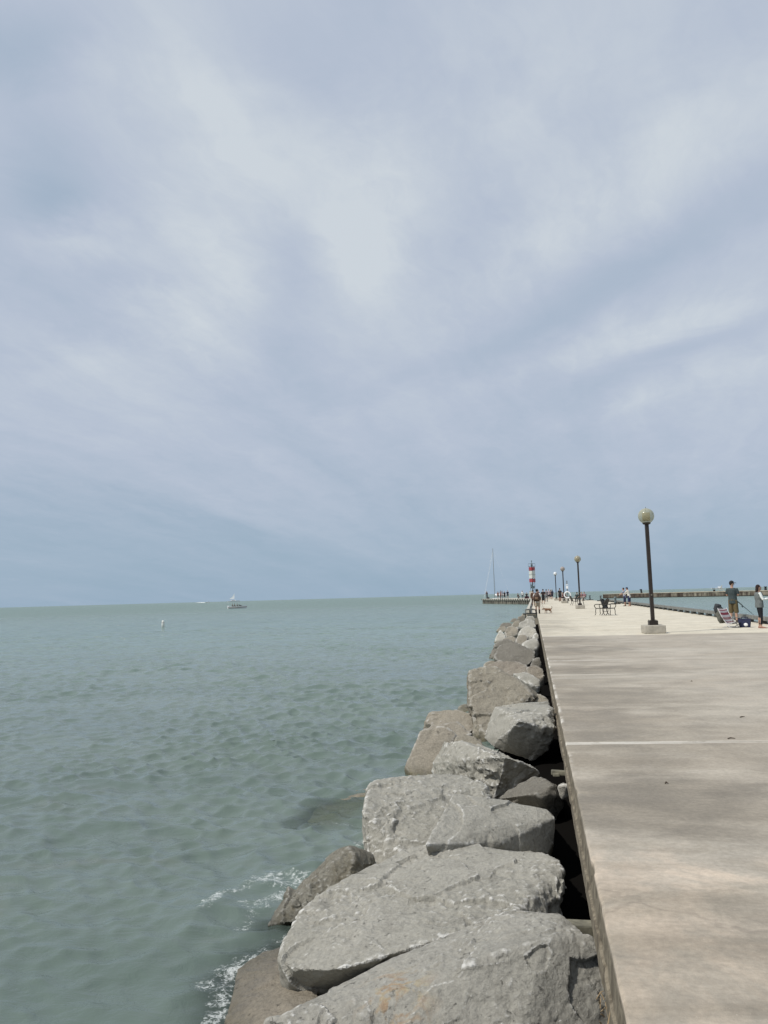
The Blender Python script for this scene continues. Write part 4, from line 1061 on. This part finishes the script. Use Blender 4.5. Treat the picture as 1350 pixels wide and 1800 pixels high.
# ------------------------------------------------------------------ striped beach chair with packs
def striped():
    m, t, b, o = material('striped deck chair cloth')
    U = t.sep(t.node('ShaderNodeAttribute', attribute_name='band').outputs['Vector'])
    q = U[0]; f = t.math('GREATER_THAN', t.math('FRACT', t.math('MULTIPLY', q, 8.0)), .5)
    col = t.mix(f, (.17, .018, .035), (.38, .36, .37))
    nv = t.math('LESS_THAN', q, .36)
    star = t.ss(t.voro(t.comb(t.math('MULTIPLY', q, 3.0), U[1], 0), 7), .32, .25)
    col = t.mix(nv, col, t.mix(star, (.018, .022, .075), (.72, .72, .72)))
    t.put(b.inputs['Base Color'], col); b.inputs['Roughness'].default_value = .85
    return m
def beach_chair():
    p = ondeck(1287, 1103); RZ = rad(-48)
    def loc(x, y, z): return (p[0] + x * math.cos(RZ) - y * math.sin(RZ), p[1] + x * math.sin(RZ) + y * math.cos(RZ), p[2] + z)
    r = thing('beach_chair', 'low beach chair with red and white striped cloth and navy seat', 'beach chair', p, RZ, None, .92)
    path = [(.34, .235), (.20, .20), (.02, .17), (-.06, .19), (-.13, .27), (-.25, .48), (-.36, .70), (-.40, .79)]
    vs, fs, uv = [], [], []
    n = len(path); ny = 9
    for k, (x, z) in enumerate(path):
        for j in range(ny):
            y = -.27 + .54 * j / (ny - 1); sag = -.02 * (1 - (2 * j / (ny - 1) - 1) ** 2)
            vs.append((x, y, z + sag)); uv.append((k / (n - 1), j / (ny - 1), 0))
    for k in range(n - 1):
        for j in range(ny - 1): fs.append((k * ny + j, k * ny + j + 1, (k + 1) * ny + j + 1, (k + 1) * ny + j))
    me = bpy.data.meshes.new('sling'); me.from_pydata(vs, [], fs)
    at_ = me.attributes.new('band', 'FLOAT_VECTOR', 'POINT')
    for i, q in enumerate(uv): at_.data[i].vector = q
    me.materials.append(striped())
    o = bpy.data.objects.new('sling', me); COL.objects.link(o); o.parent = r
    md = o.modifiers.new('s', 'SOLIDIFY'); md.thickness = .008
    for p_ in me.polygons: p_.use_smooth = True
    for s in (-1, 1):
        MB().tube([(.36, s * .285, .24), (.02, s * .285, .17), (-.08, s * .285, .18)], .013, 8).build('seat_tube', M['chrome'], r, True)
        MB().tube([(-.02, s * .295, .15), (-.25, s * .295, .47), (-.41, s * .295, .81)], .013, 8).build('back_tube', M['chrome'], r, True)
        MB().tube([(.26, s * .30, .22), (-.10, s * .30, .012), (-.20, s * .30, .012)], .013, 8).build('leg', M['chrome'], r, True)
        MB().tube([(-.16, s * .31, .34), (.10, s * .31, .012), (.20, s * .31, .012)], .013, 8).build('leg', M['chrome'], r, True)
        MB().box((.05, s * .31, .40), (.46, .05, .025)).build('armrest', M['timber'], r, bevel=.008)
        MB().tube([(.2, s * .31, .39), (.22, s * .30, .22)], .011, 6).build('arm_post', M['chrome'], r, True)
    # backpack hung on the back
    k = thing('backpack', 'grey olive backpack hanging behind the striped beach chair', 'backpack', loc(-.44, .03, .17), RZ)
    MB().tube([(.06, 0, 0), (.03, 0, .12), (-.03, 0, .36), (-.12, 0, .56), (-.15, 0, .62)], [(.20, .09), (.25, .14), (.25, .14), (.20, .10), (.10, .05)], 14, (0, 1, 0)).build('bag', M['pack'], k, True)
    MB().tube([(-.06, -.02, .38), (-.14, 0, .56), (-.13, 0, .68), (-.05, 0, .66)], [(.23, .12), (.22, .13), (.17, .10), (.10, .05)], 14, (0, 1, 0)).build('top_flap', M['packdark'], k, True)
    for s in (-1, 1): MB().tube([(.10, s * .12, .05), (.12, s * .13, .25), (-.02, s * .12, .58)], .014, 6).build('strap', M['packdark'], k, True)
    # navy tote
    k = thing('tote_bag', 'navy tote bag with white trim standing before the striped chair', 'bag', loc(.34, .30, .0), rad(-20))
    MB().add([(x * a, y * b_, z) for z, a, b_ in ((0.005, .18, .12), (.16, .20, .15), (.33, .22, .13)) for x, y in ((-1, -1), (1, -1), (1, 1), (-1, 1))],
             [(0, 1, 2, 3)] + [(4 * q + i, 4 * q + (i + 1) % 4, 4 * q + 4 + (i + 1) % 4, 4 * q + 4 + i) for q in range(2) for i in range(4)] + [(8, 9, 10, 11)]).build('bag', M['navy'], k)
    MB().ball((.05, -.135, .11), (.08, .03, .07), 10, 8).build('white_towel', M['white'], k, True)
    for s in (-1, 1): MB().tube([(-.12, s * .12, .32), (-.10, s * .10, .38), (.10, s * .10, .38), (.12, s * .12, .32)], .012, 6).build('handle', M['navy'], k, True)
beach_chair()

# ------------------------------------------------------------------ boats, buoy, breakwater
def motorboat(label, loc, rz, L, people=0, mast=False, group='boats out on the lake'):
    r = thing('motorboat', label, 'boat', loc, rz, group)
    W = L * .36
    st = []
    for k in range(9):
        q = k / 8; x = -L / 2 + L * q; wd = W / 2 * (1 - max(0, q - .45) ** 2 * 3.2); zt = .11 * L + .05 * L * q * q
        st.append([(x, -wd, zt), (x, -wd * .8, -.03 * L), (x, 0, -.06 * L + .06 * L * max(0, q - .6)), (x, wd * .8, -.03 * L), (x, wd, zt)])
    def shell(lo, hi, nm, mt, off=0):
        mb = MB(); vs = []
        for a in st:
            for y in (0, 1, 2, 3, 4): vs.append(a[y])
        fs = [(k * 5 + i, k * 5 + i + 1, k * 5 + 6 + i, k * 5 + 5 + i) for k in range(8) for i in range(4)] + [(0, 1, 2, 3, 4)]
        fs += [(k * 5, k * 5 + 5, k * 5 + 9, k * 5 + 4) for k in range(8)] + [tuple(40 + i for i in range(5))]
        mb.add(vs, fs).build(nm, mt, r)
    shell(0, 1, 'hull', M['white'])
    for s in (0, 4):
        MB().tube([(a[s][0], a[s][1] * 1.01, a[s][2] * .55) for a in st], L * .022, 6).build('hull_stripe', M['hullgrey'], r)
    MB().add([(.12 * L, -.28 * W, .13 * L), (.12 * L, .28 * W, .13 * L), (.05 * L, .26 * W, .22 * L), (.05 * L, -.26 * W, .22 * L), (.26 * L, 0, .14 * L)], [(0, 1, 2, 3), (0, 3, 4), (1, 4, 2), (2, 4, 3), (0, 4, 1)]).build('windscreen', M['darksteel'], r)
    MB().box((-.53 * L, 0, .06 * L), (.08 * L, .10 * L, .20 * L)).build('outboard_motor', M['white'], r)
    return r
p = atz(418, 1069.6, -.9)
mbt = motorboat('grey striped motorboat with dark seated figures, closest boat on the lake', p, rad(8), 5.6)
for k, (dx, lab) in enumerate(((-1.0, 'dark figure steering in the motorboat'), (-.2, 'dark figure seated near the windscreen of the motorboat'), (-1.7, 'dark figure seated at the stern of the motorboat'))):
    c, s = math.cos(rad(8)), math.sin(rad(8))
    person(lab, (p[0] + dx * c, p[1] + dx * s, -.9 + .28), rad(8), BL, BL, pose='sit', arms='lap', h=1.7, group='people in the motorboat')
def sailboat(label, loc, rz, L, Hm, sail=True, group='boats out on the lake', boom=True):
    r = thing('sailboat', label, 'sailboat', loc, rz, group)
    st = []
    for k in range(11):
        q = k / 10; x = -L / 2 + L * q; wd = L * .15 * math.sin(PI * min(1, .22 + .80 * q)) ** .8 if q < 1 else .01; zt = .10 * L + .04 * L * q
        st.append([(x, -wd, zt), (x, -wd * .75, -.01 * L), (x, 0, -.05 * L), (x, wd * .75, -.01 * L), (x, wd, zt)])
    mb = MB(); vs = [v_ for a in st for v_ in a]
    fs = [(k * 5 + i, k * 5 + i + 1, k * 5 + 6 + i, k * 5 + 5 + i) for k in range(10) for i in range(4)] + [(0, 1, 2, 3, 4), (50, 51, 52, 53, 54)] + [(k * 5, k * 5 + 5, k * 5 + 9, k * 5 + 4) for k in range(10)]
    mb.add(vs, fs).build('hull', M['white'], r)
    MB().box((-.02 * L, 0, .145 * L), (.40 * L, .16 * L, .06 * L), taper=.85).build('cabin', M['white'], r)
    for s in (-1, 1): MB().box((-.02 * L, s * .079 * L, .145 * L), (.28 * L, .008, .022 * L)).build('cabin_window', M['darksteel'], r)
    mr = (.0032 if not sail else .006) * Hm + .02
    MB().tube([(.08 * L, 0, .1 * L), (.08 * L, 0, Hm)], [mr, mr * .7], 8).build('mast', M['steel'] if not sail else M['white'], r)
    if boom: MB().tube([(.08 * L, 0, .24 * L), (-.34 * L, 0, .24 * L)], .05, 8).build('boom', M['greymetal'], r)
    if sail:
        MB().add([(.07 * L, .01, .26 * L), (-.36 * L, .25, .26 * L), (.07 * L, .01, Hm * .98), (-.12 * L, .16, .58 * Hm), (.07 * L, .05, .26 * L), (-.36 * L, .29, .26 * L), (.07 * L, .05, Hm * .98), (-.12 * L, .20, .58 * Hm)],
                 [(0, 1, 3, 2), (4, 5, 7, 6), (0, 1, 5, 4), (1, 3, 7, 5), (3, 2, 6, 7), (2, 0, 4, 6)]).build('mainsail', M['sail'], r)
    else:
        MB().tube([(.06 * L, 0, .275 * L), (-.10 * L, 0, .285 * L), (-.33 * L, 0, .27 * L)], [.30, .26, .12], 10).build('furled_sail', M['sail'], r, True)
        for x in (-.48 * L, .49 * L): MB().tube([(x, 0, .13 * L), (.08 * L, 0, Hm)], .008, 5).build('stay', M['white'], r)
        MB().tube([(.46 * L, 0, .13 * L), (.085 * L, 0, Hm * .93)], [.03, .035], 6).build('furled_jib', M['sail'], r)
        for s in (-1, 1): MB().tube([(.05 * L, s * .14 * L, .12 * L), (.08 * L, 0, Hm * .62)], .015, 5).build('shroud', M['greymetal'], r)
    return r
p = atz(410.5, 1058.6, -.9); 
sailboat('white-sailed little sailboat just above the motorboat', p, rad(14), .017 * p[1], (1058.6 - 1042.5) / F * p[1])
p = aty(874, 1053, 196)
sailboat('moored white sailboat with bare mast behind the jetty arm', (p[0], p[1], -.9), rad(172), 7.4, 1.55 + .9 + (1043 - 965) / F * 196, sail=False)
p = atz(969.3, 1043.6, -.9); D = 900
p = aty(968.6, 1040, D); sailboat('far sailboat with a white sail beyond the crowd on the pier', (p[0], p[1], -.9), rad(30), 8.5, 7.5)
p = aty(366, 1057.5, 1500); motorboat('tiny white speedboat on the horizon left of the little sailboat', (p[0], p[1], -.9), rad(-15), 9)
o = MB().tube([(0, 0, 0), (-9, 2, .1), (-24, 5, .05)], [.5, .8, .2], 6).build('boat_wake', M['white'])
p = aty(1264, 1035, 1300); motorboat('white cabin cruiser on the horizon left of the capped man', (p[0], p[1], -.9), rad(185), 11)
MBx = bpy.data.objects[[ob.name for ob in bpy.data.objects if ob.get('label', '').startswith('white cabin cruiser')][0]]
MB().box((-.5, 0, 2.6), (4.5, 2.6, 2.6), taper=.8).build('cabin', M['white'], MBx)
p = aty(1254, 1036, 1500); motorboat('small low white motorboat left of the cabin cruiser on the horizon', (p[0], p[1], -.9), rad(185), 9)
p = aty(364, 1058, 1500); o.location = (p[0] - 4, p[1], -.9); tag(o, 'white wake trailing the tiny speedboat on the horizon', 'wake')
p = atz(286.5, 1103, -.9)
r = thing('marker_buoy', 'white can marker buoy floating alone on the lake', 'buoy', p)
sc_ = p[1] / F
MB().lathe([(2.6 * sc_, -3 * sc_), (2.7 * sc_, 9 * sc_), (2.0 * sc_, 10 * sc_), (2.2 * sc_, 12.5 * sc_), (1.0 * sc_, 13.2 * sc_)], 14).build('float', M['buoy'], r, True)
MB().lathe([(2.75 * sc_, 8.2 * sc_), (2.75 * sc_, 9.2 * sc_)], 14).build('dark_band', M['hullgrey'], r)

def breakwater():
    A = atz(1060, 1052.0, -.9); B = atz(1350, 1047.2, -.9); B = A + (B - A) * 1.9
    d = Vector(B - A).normalized(); n_ = Vector((-d.y, d.x, 0)); n_ = n_ if n_.y > 0 else -n_
    L = (Vector(B) - Vector(A)).length
    m, t, b, o = material('stained breakwater concrete')
    P = t.node('ShaderNodeNewGeometry').outputs['Position']; x, y, z = t.sep(P)
    str_ = t.noise(t.comb(t.math('MULTIPLY', x, 1.1), t.math('MULTIPLY', y, 1.1), t.math('MULTIPLY', z, .12)), .9, 5, .7)
    blot = t.noise(P, .35, 5, .65)
    col = t.mix(t.ss(t.math('ADD', t.math('MULTIPLY', str_, .6), t.math('MULTIPLY', blot, .4)), .42, .62), (.055, .040, .030), (.36, .33, .26))
    leftdark = t.ss(x, float(A[0]) + 26, float(A[0]) + 8)
    col = t.mix(t.math('MULTIPLY', leftdark, .75), col, t.mix(t.ss(blot, .4, .6), (.05, .032, .024), (.085, .062, .042)))
    rightp = t.ss(x, float(A[0]) + 33, float(A[0]) + 36)
    col = t.mix(t.math('MULTIPLY', rightp, .6), col, (.20, .165, .125))
    col = t.mix(t.ss(z, -.55, -.78), col, (.03, .028, .022))
    t.put(b.inputs['Base Color'], col); b.inputs['Roughness'].default_value = .9
    r = thing('breakwater', 'long stained concrete breakwater across the harbour mouth', 'breakwater', tuple(A))
    zt = lambda s: 1.40 - .12 * s / L
    w_ = MB(); vs = []; k = 0; s = 0
    while s < L:
        e = min(L, s + 3.0)
        a0 = d * s; a1 = d * (e - .12); q0 = a0 + n_ * 7; q1 = a1 + n_ * 7
        h = zt(s) - .16 + random.uniform(-.05, .03)
        w_.add([(p_.x, p_.y, zz_) for zz_ in (-1.5, h) for p_ in (a0, a1, q1, q0)], [(0, 1, 2, 3), (4, 5, 6, 7), (0, 1, 5, 4), (1, 2, 6, 5), (2, 3, 7, 6), (3, 0, 4, 7)])
        s = e
    w_.build('concrete_wall', m, r)
    c = MB(); s = 0
    while s < L:
        e = min(L, s + 12); o_ = n_ * -.10
        a0 = d * s + o_; a1 = d * (e - .02) + o_; q0 = d * s + n_ * 7.1; q1 = d * (e - .02) + n_ * 7.1
        c.add([(p_.x, p_.y, zz_) for zz_ in (zt(s) - .13, zt(s) + random.uniform(-.03, .06)) for p_ in (a0, a1, q1, q0)], [(0, 1, 2, 3), (4, 5, 6, 7), (0, 1, 5, 4), (1, 2, 6, 5), (2, 3, 7, 6), (3, 0, 4, 7)])
        s = e
    c.build('cap_slab', plain('worn tan cap concrete', (.43, .37, .28), .9, .2, .6), r)
    A_ = Vector(A)
    def onbw(px):
        best = None
        for k in range(800):
            q = A_ + d * (L * k / 799) + n_ * 1.0; pr = ROT.T @ (np.array([q.x, q.y, .6]) - CAM); xx = 675 + F * pr[0] / -pr[2]
            if best is None or abs(xx - px) < best[0]: best = (abs(xx - px), q)
        return best[1] + Vector((0, 0, 1.40))
    for lab, px, h, tl in (('black leaning bollard on the breakwater near the lamp', 1128, 1.15, .15), ('black stub bollard on the breakwater right of the woman', 1346, .95, 0), ('small dark bollard on the breakwater left of the capped man', 1255, .5, 0)):
        q = onbw(px); b_ = thing('breakwater_bollard', lab, 'bollard', q, 0, 'bollards on the breakwater')
        MB().tube([(0, 0, 0), (-tl * .5, 0, h * .6), (-tl, 0, h * .82)], [.30, .26, .24], 10).build('post', M['black'], b_)
        MB().tube([(-tl, 0, h * .82), (-tl * 1.05, 0, h)], [.38, .34], 10).build('cap', M['black'], b_)
    q = onbw(1268); b_ = thing('leaning_poles', 'pale leaning poles propped on the breakwater', 'poles', q)
    MB().tube([(-.9, 0, 0), (.3, 0, 1.6)], .06, 6).build('pole', M['coping'], b_); MB().tube([(.9, -.3, -.3), (-.1, 0, .9)], .06, 6).build('pole', M['coping'], b_); MB().tube([(.3, 0, 1.6), (-.15, 0, .3)], .06, 6).build('pole', M['coping'], b_)
breakwater()

# ------------------------------------------------------------------ small things by the slab edge
r = thing('steel_bracket', 'pale steel bracket with a bolt hole jutting from under the slab', 'bracket', (.25, 4.87, -.46))
bk = MB(); n = 14
ring = [(.045 * math.cos(2 * PI * k / n) - .12, .045 * math.sin(2 * PI * k / n)) for k in range(n)]
MB().box((-.10, 0, .0), (.36, .012, .11)).box((-.10, .05, .049), (.36, .10, .012)).build('plate', M['steel'], r)
o = MB().tube([(-.13, -.0075, .0), (-.13, -.009, .0)], .020, 12, (1, 0, 0)).build('bolt_hole', M['black'], r)
MB().tube([(.05, 0, -.05), (-.05, .05, -.15), (.06, .1, -.2)], .006, 5).build('bent_wire', M['steel'], r)
for lab, y, zz_, col in (('rusty steel stub under the slab beside the square block', 12.6, -.33, 'steel'), ('pale broken concrete stub under the slab joint', 8.25, -.28, 'steel')):
    o = MB().box((0, 0, 0), (.16, .05, .05), ry=.05).box((-.03, 0, -.015), (.07, .07, .04)).build('slab_stub', M[col], bevel=.012); o.location = (.18, y, zz_); tag(o, lab, 'stub')
tw = MB()
for k in range(20):
    y = random.choice([random.gauss(3.62, .10), random.gauss(3.35, .12), random.gauss(3.8, .08)]); x = .225 + random.uniform(-.03, .015); z = -.24 - random.uniform(0, .10) if y < 5 else -.33
    a = random.uniform(0, 2 * PI); L = random.uniform(.03, .10)
    tw.tube([(x, y, z), (x + .3 * L * math.cos(a), y + L * .6 * math.sin(a), z + L * .4), (x + .5 * L * math.cos(a), y + L * math.sin(a), z + L * random.uniform(.1, .9))], [.003, .0028, .0015], 5)
tag(tw.build('dry_weeds', M['twig']), 'dry weed stalks caught along the slab edge', 'weeds', kind='stuff')
lv = []
for k, (px, py, a, lab) in enumerate(((1305, 1261, .6, 'thin dark twig on the deck at the right'), (1286, 1299, .1, 'short dark twig lying on the pale slab joint'), (1172, 1378, 0, 'tiny dark leaf scrap alone on the open deck'), (1216, 1198, 0, 'tiny dark leaf scrap farthest out on the deck'))):
    p = ondeck(px, py); L = .075 if k < 2 else .022
    o = MB().tube([(-L / 2, 0, .006), (0, .01 * (k + 1), .009), (L / 2, 0, .006)], [.005, .006, .003], 6).build('twig' if k < 2 else 'leaf_scrap', M['bark']); o.location = p; o.rotation_euler = (0, 0, a); tag(o, lab, 'twig' if k < 2 else 'leaf')

# ------------------------------------------------------------------ water
def water():
    zw = -.9
    rs = [1.6]
    while rs[-1] < 3050:
        r_ = rs[-1]; k = .0065 if r_ < 12 else (.0042 if r_ < 70 else (.010 if r_ < 200 else .035)); rs.append(r_ * (1 + k))
    rs = np.array(rs)
    an = np.concatenate([np.arange(-110, -42, 1.0), np.arange(-42, 20, .13), np.arange(20, 71, 1.0)]) * PI / 180
    Rg, Ag = np.meshgrid(rs, an, indexing='ij')
    x = (Rg * np.sin(Ag)).ravel(); y = (Rg * np.cos(Ag)).ravel()
    dr = np.gradient(rs); sp = np.maximum(dr[:, None], Rg * .13 * PI / 180).ravel()
    z = np.zeros_like(x); ox = np.zeros_like(x); oy = np.zeros_like(x)
    rg = np.random.default_rng(5)
    bands = [(3.2, 6.5, .0060, 8, 30), (1.3, 3.2, .0042, 16, 40), (.50, 1.3, .0043, 44, 44), (.17, .50, .0028, 90, 54)]
    warp = np.zeros_like(x)
    P2 = np.stack([x, y, 0 * x], 1); near = np.hypot(x, y) < 400
    wn = np.zeros_like(x); wn[near] = pnoise(P2[near] * .16)
    wn2 = np.zeros_like(x); wn2[near] = pnoise(P2[near] * .35 + 50)
    rr_ = np.hypot(x, y); calm = .50 + .50 * np.clip((rr_ - 5) / 14, 0, 1)
    for lo, hi, amp, cnt, spread in bands:
        for _ in range(cnt):
            lam = math.exp(rg.uniform(math.log(lo), math.log(hi))); th = rad(-97) + rad(rg.normal(0, spread))
            kx, ky = math.cos(th) * 2 * PI / lam, math.sin(th) * 2 * PI / lam
            fade = np.clip((lam / sp - 2.0) / 2, 0, 1)
            a = amp * rg.uniform(.5, 1.2) * fade * np.clip(1 + .95 * wn, .25, 2) * (calm if lam < 1.3 else 1)
            ph = kx * x + ky * y + rg.uniform(0, 6.28) + 1.2 * wn2 * min(1.6, 1 / lam)
            z += a * np.sin(ph); c = a * np.cos(ph)
            ox += 1.15 * math.cos(th) * c; oy += 1.15 * math.sin(th) * c
    # foam and clear-water masks
    foam = np.zeros_like(x); clear = np.zeros_like(x)
    def seg(pts, wd, amp, f, jit=0):
        Q = [atz(a, b, zw)[:2] for a, b in pts]
        m = (np.abs(x - np.mean([q[0] for q in Q])) < 6) & (y < 60)
        px_, py_ = x[m], y[m]; d = np.full(m.sum(), 9.0)
        for (ax, ay), (bx, by) in zip(Q[:-1], Q[1:]):
            vx, vy = bx - ax, by - ay; tt = np.clip(((px_ - ax) * vx + (py_ - ay) * vy) / (vx * vx + vy * vy + 1e-9), 0, 1)
            d = np.minimum(d, np.hypot(px_ - ax - tt * vx, py_ - ay - tt * vy))
        f[m] = np.maximum(f[m], amp * np.clip(1 - d / wd, 0, 1))
        return m
    # crest breaking round the weedy rock, and the wash round the flat rock
    seg([(362, 1605), (385, 1578), (425, 1562), (470, 1545), (530, 1542)], .12, .90, foam)
    seg([(470, 1548), (500, 1552), (530, 1550)], .26, .95, foam)
    seg([(440, 1590), (470, 1580), (500, 1572)], .22, .62, foam)
    seg([(430, 1630), (455, 1600), (480, 1590)], .22, .45, foam)
    seg([(478, 1655), (500, 1650), (520, 1640)], .10, .6, foam)
    seg([(380, 1800), (396, 1760), (402, 1715), (425, 1693), (462, 1670)], .16, .95, foam)
    seg([(372, 1730), (385, 1712), (400, 1705)], .20, .75, foam)
    seg([(385, 1840), (380, 1790), (395, 1750)], .20, .60, foam)
    seg([(625, 1495), (640, 1480), (646, 1470)], .14, .7, foam)
    seg([(585, 1447), (610, 1450), (640, 1448)], .10, .45, foam)
    seg([(715, 1372), (740, 1385), (700, 1362)], .10, .4, foam)
    seg([(780, 1150), (815, 1152), (850, 1156)], .35, .45, foam)
    seg([(852, 1160), (866, 1158)], .3, .5, foam)
    seg([(560, 1440), (600, 1415), (645, 1405)], .60, .95, clear)
    seg([(480, 1625), (520, 1640)], .35, .8, clear)
    seg([(400, 1800), (420, 1720), (470, 1680), (510, 1660)], .45, .85, clear)
    # the crest in front of the weedy rock rises as a small breaking wave
    br = np.zeros_like(x); seg([(330, 1640), (362, 1602), (385, 1576), (425, 1560), (470, 1543), (520, 1538)], .55, 1.0, br); z += .055 * br ** 2
    far = np.hypot(x, y)
    vs = np.stack([x + ox, y + oy, z + zw], 1)
    nr, na = len(rs), len(an)
    i = np.arange(nr - 1)[:, None] * na + np.arange(na - 1)[None, :]
    fs = np.stack([i, i + 1, i + na + 1, i + na], -1).reshape(-1, 4)
    me = bpy.data.meshes.new('lake_water')
    me.vertices.add(len(vs)); me.vertices.foreach_set('co', vs.ravel())
    me.loops.add(fs.size); me.loops.foreach_set('vertex_index', fs.ravel().astype(np.int32))
    me.polygons.add(len(fs)); me.polygons.foreach_set('loop_start', np.arange(0, fs.size, 4, dtype=np.int32)); me.polygons.foreach_set('loop_total', np.full(len(fs), 4, np.int32))
    me.polygons.foreach_set('use_smooth', np.ones(len(fs), bool))
    me.update(calc_edges=True); me.validate()
    for nm, arr in (('foam', foam), ('clear', clear)):
        a = me.attributes.new(nm, 'FLOAT', 'POINT'); a.data.foreach_set('value', arr.astype(np.float32))
    m, t, b, o = material('turbid lake water')
    P = t.node('ShaderNodeNewGeometry').outputs['Position']; X_, Y_, Z_ = t.sep(P)
    flat = t.comb(X_, Y_, 0)
    dist = t.vmath('LENGTH', flat, out='Value')
    big = t.noise(t.comb(t.math('MULTIPLY', X_, .35), Y_, 0), .22, 4, .55)
    sand = t.noise(t.comb(t.math('MULTIPLY', X_, .6), Y_, 4), .9, 4, .6, .5)
    col = t.mix(t.ss(big, .35, .65), (.098, .132, .114), (.122, .158, .137))
    col = t.mix(t.math('MULTIPLY', t.ss(sand, .55, .72), t.math('MULTIPLY', t.ss(dist, 16, 7), .30)), col, (.125, .118, .080))
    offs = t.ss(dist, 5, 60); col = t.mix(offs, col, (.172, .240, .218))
    fa = t.node('ShaderNodeAttribute', attribute_name='foam').outputs['Fac']
    ca = t.node('ShaderNodeAttribute', attribute_name='clear').outputs['Fac']
    dl = t.vmath('ADD', flat, t.vmath('SCALE', t.vmath('SUBTRACT', t.noise(flat, 7, 4, .6, out='Color'), (.5, .5, .5)), .16))
    dl2 = t.vmath('ADD', flat, t.vmath('SCALE', t.vmath('SUBTRACT', t.noise(flat, 3.5, 5, .65, out='Color'), (.5, .5, .5)), .5))
    lace = t.voro(dl2, 9, 'DISTANCE_TO_EDGE')
    spk = t.noise(dl, 26, 7, .78); clot = t.noise(dl2, 6, 4, .6)
    pat = t.math('ADD', t.math('MULTIPLY', t.ss(lace, .11, .0), .22), t.math('ADD', t.math('MULTIPLY', t.ss(spk, .36, .70), .62), t.math('MULTIPLY', t.ss(clot, .3, .7), .40)))
    fm = t.ss(t.math('ADD', t.math('MULTIPLY', pat, t.ss(fa, .0, .45)), t.math('MULTIPLY', fa, .55)), .78, 1.36)
    # stray flecks of white water on crests
    wc = t.math('MULTIPLY', t.ss(t.noise(t.comb(t.math('MULTIPLY', X_, .35), Y_, 2), 2.6, 4, .6), .735, .76), t.math('MULTIPLY', t.ss(t.noise(flat, 12, 4, .7), .55, .66), t.math('MULTIPLY', t.ss(Z_, -.895, -.87), t.ss(dist, 60, 25))))
    fm = t.math('MAXIMUM', fm, t.math('MULTIPLY', wc, .8))
    t.put(b.inputs['Base Color'], col)
    t.put(b.inputs['Roughness'], t.ss(dist, 15, 250, .09, .34)); b.inputs['IOR'].default_value = 1.333; t.put(b.inputs['Specular IOR Level'], t.ss(dist, 40, 400, .5, .26))
    w1 = t.noise(t.comb(t.math('MULTIPLY', X_, .55), Y_, 0), 1.9, 4, .58, .5)
    w2 = t.noise(t.comb(t.math('MULTIPLY', X_, .6), Y_, 3), 5.5, 5, .62, .6)
    w3 = t.noise(t.comb(t.math('MULTIPLY', X_, .45), Y_, 7), .75, 4, .55, .4)
    fw = t.ss(dist, 10, 60)
    n1 = t.bump(w2, .65, .034)
    bp = t.node('ShaderNodeBump'); t.put(bp.inputs['Height'], w1); t.put(bp.inputs['Strength'], t.math('MULTIPLY', fw, .9)); bp.inputs['Distance'].default_value = .34; t.put(bp.inputs['Normal'], n1)
    bp2 = t.node('ShaderNodeBump'); t.put(bp2.inputs['Height'], w3); t.put(bp2.inputs['Strength'], t.ss(dist, 30, 90)); bp2.inputs['Distance'].default_value = 1.5; t.put(bp2.inputs['Normal'], bp.outputs[0])
    t.put(b.inputs['Normal'], bp2.outputs[0])
    fo = t.node('ShaderNodeBsdfDiffuse'); t.put(fo.inputs[0], (.74, .77, .76))
    tr = t.node('ShaderNodeBsdfTransparent'); t.put(tr.inputs[0], (.78, .84, .72))
    m1 = t.node('ShaderNodeMixShader'); t.put(m1.inputs[0], t.math('MULTIPLY', t.ss(ca, 0, .8), .55)); t.l.new(b.outputs[0], m1.inputs[1]); t.l.new(tr.outputs[0], m1.inputs[2])
    m2 = t.node('ShaderNodeMixShader'); t.put(m2.inputs[0], t.math('MULTIPLY', fm, .62)); t.l.new(m1.outputs[0], m2.inputs[1]); t.l.new(fo.outputs[0], m2.inputs[2])
    t.l.new(m2.outputs[0], o.inputs[0])
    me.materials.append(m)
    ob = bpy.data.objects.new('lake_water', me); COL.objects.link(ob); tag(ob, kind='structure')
    bed = MB().add([(-60, -20, -1.75), (40, -20, -1.75), (40, 60, -1.75), (-60, 60, -1.75)], [(0, 1, 2, 3)]).build('lake_bed', plain('murky lake bed', (.105, .125, .09), .95, .2, 1.0)); tag(bed, kind='structure')
water()
print('verts', sum(len(o.data.vertices) for o in bpy.data.objects if o.type == 'MESH'))
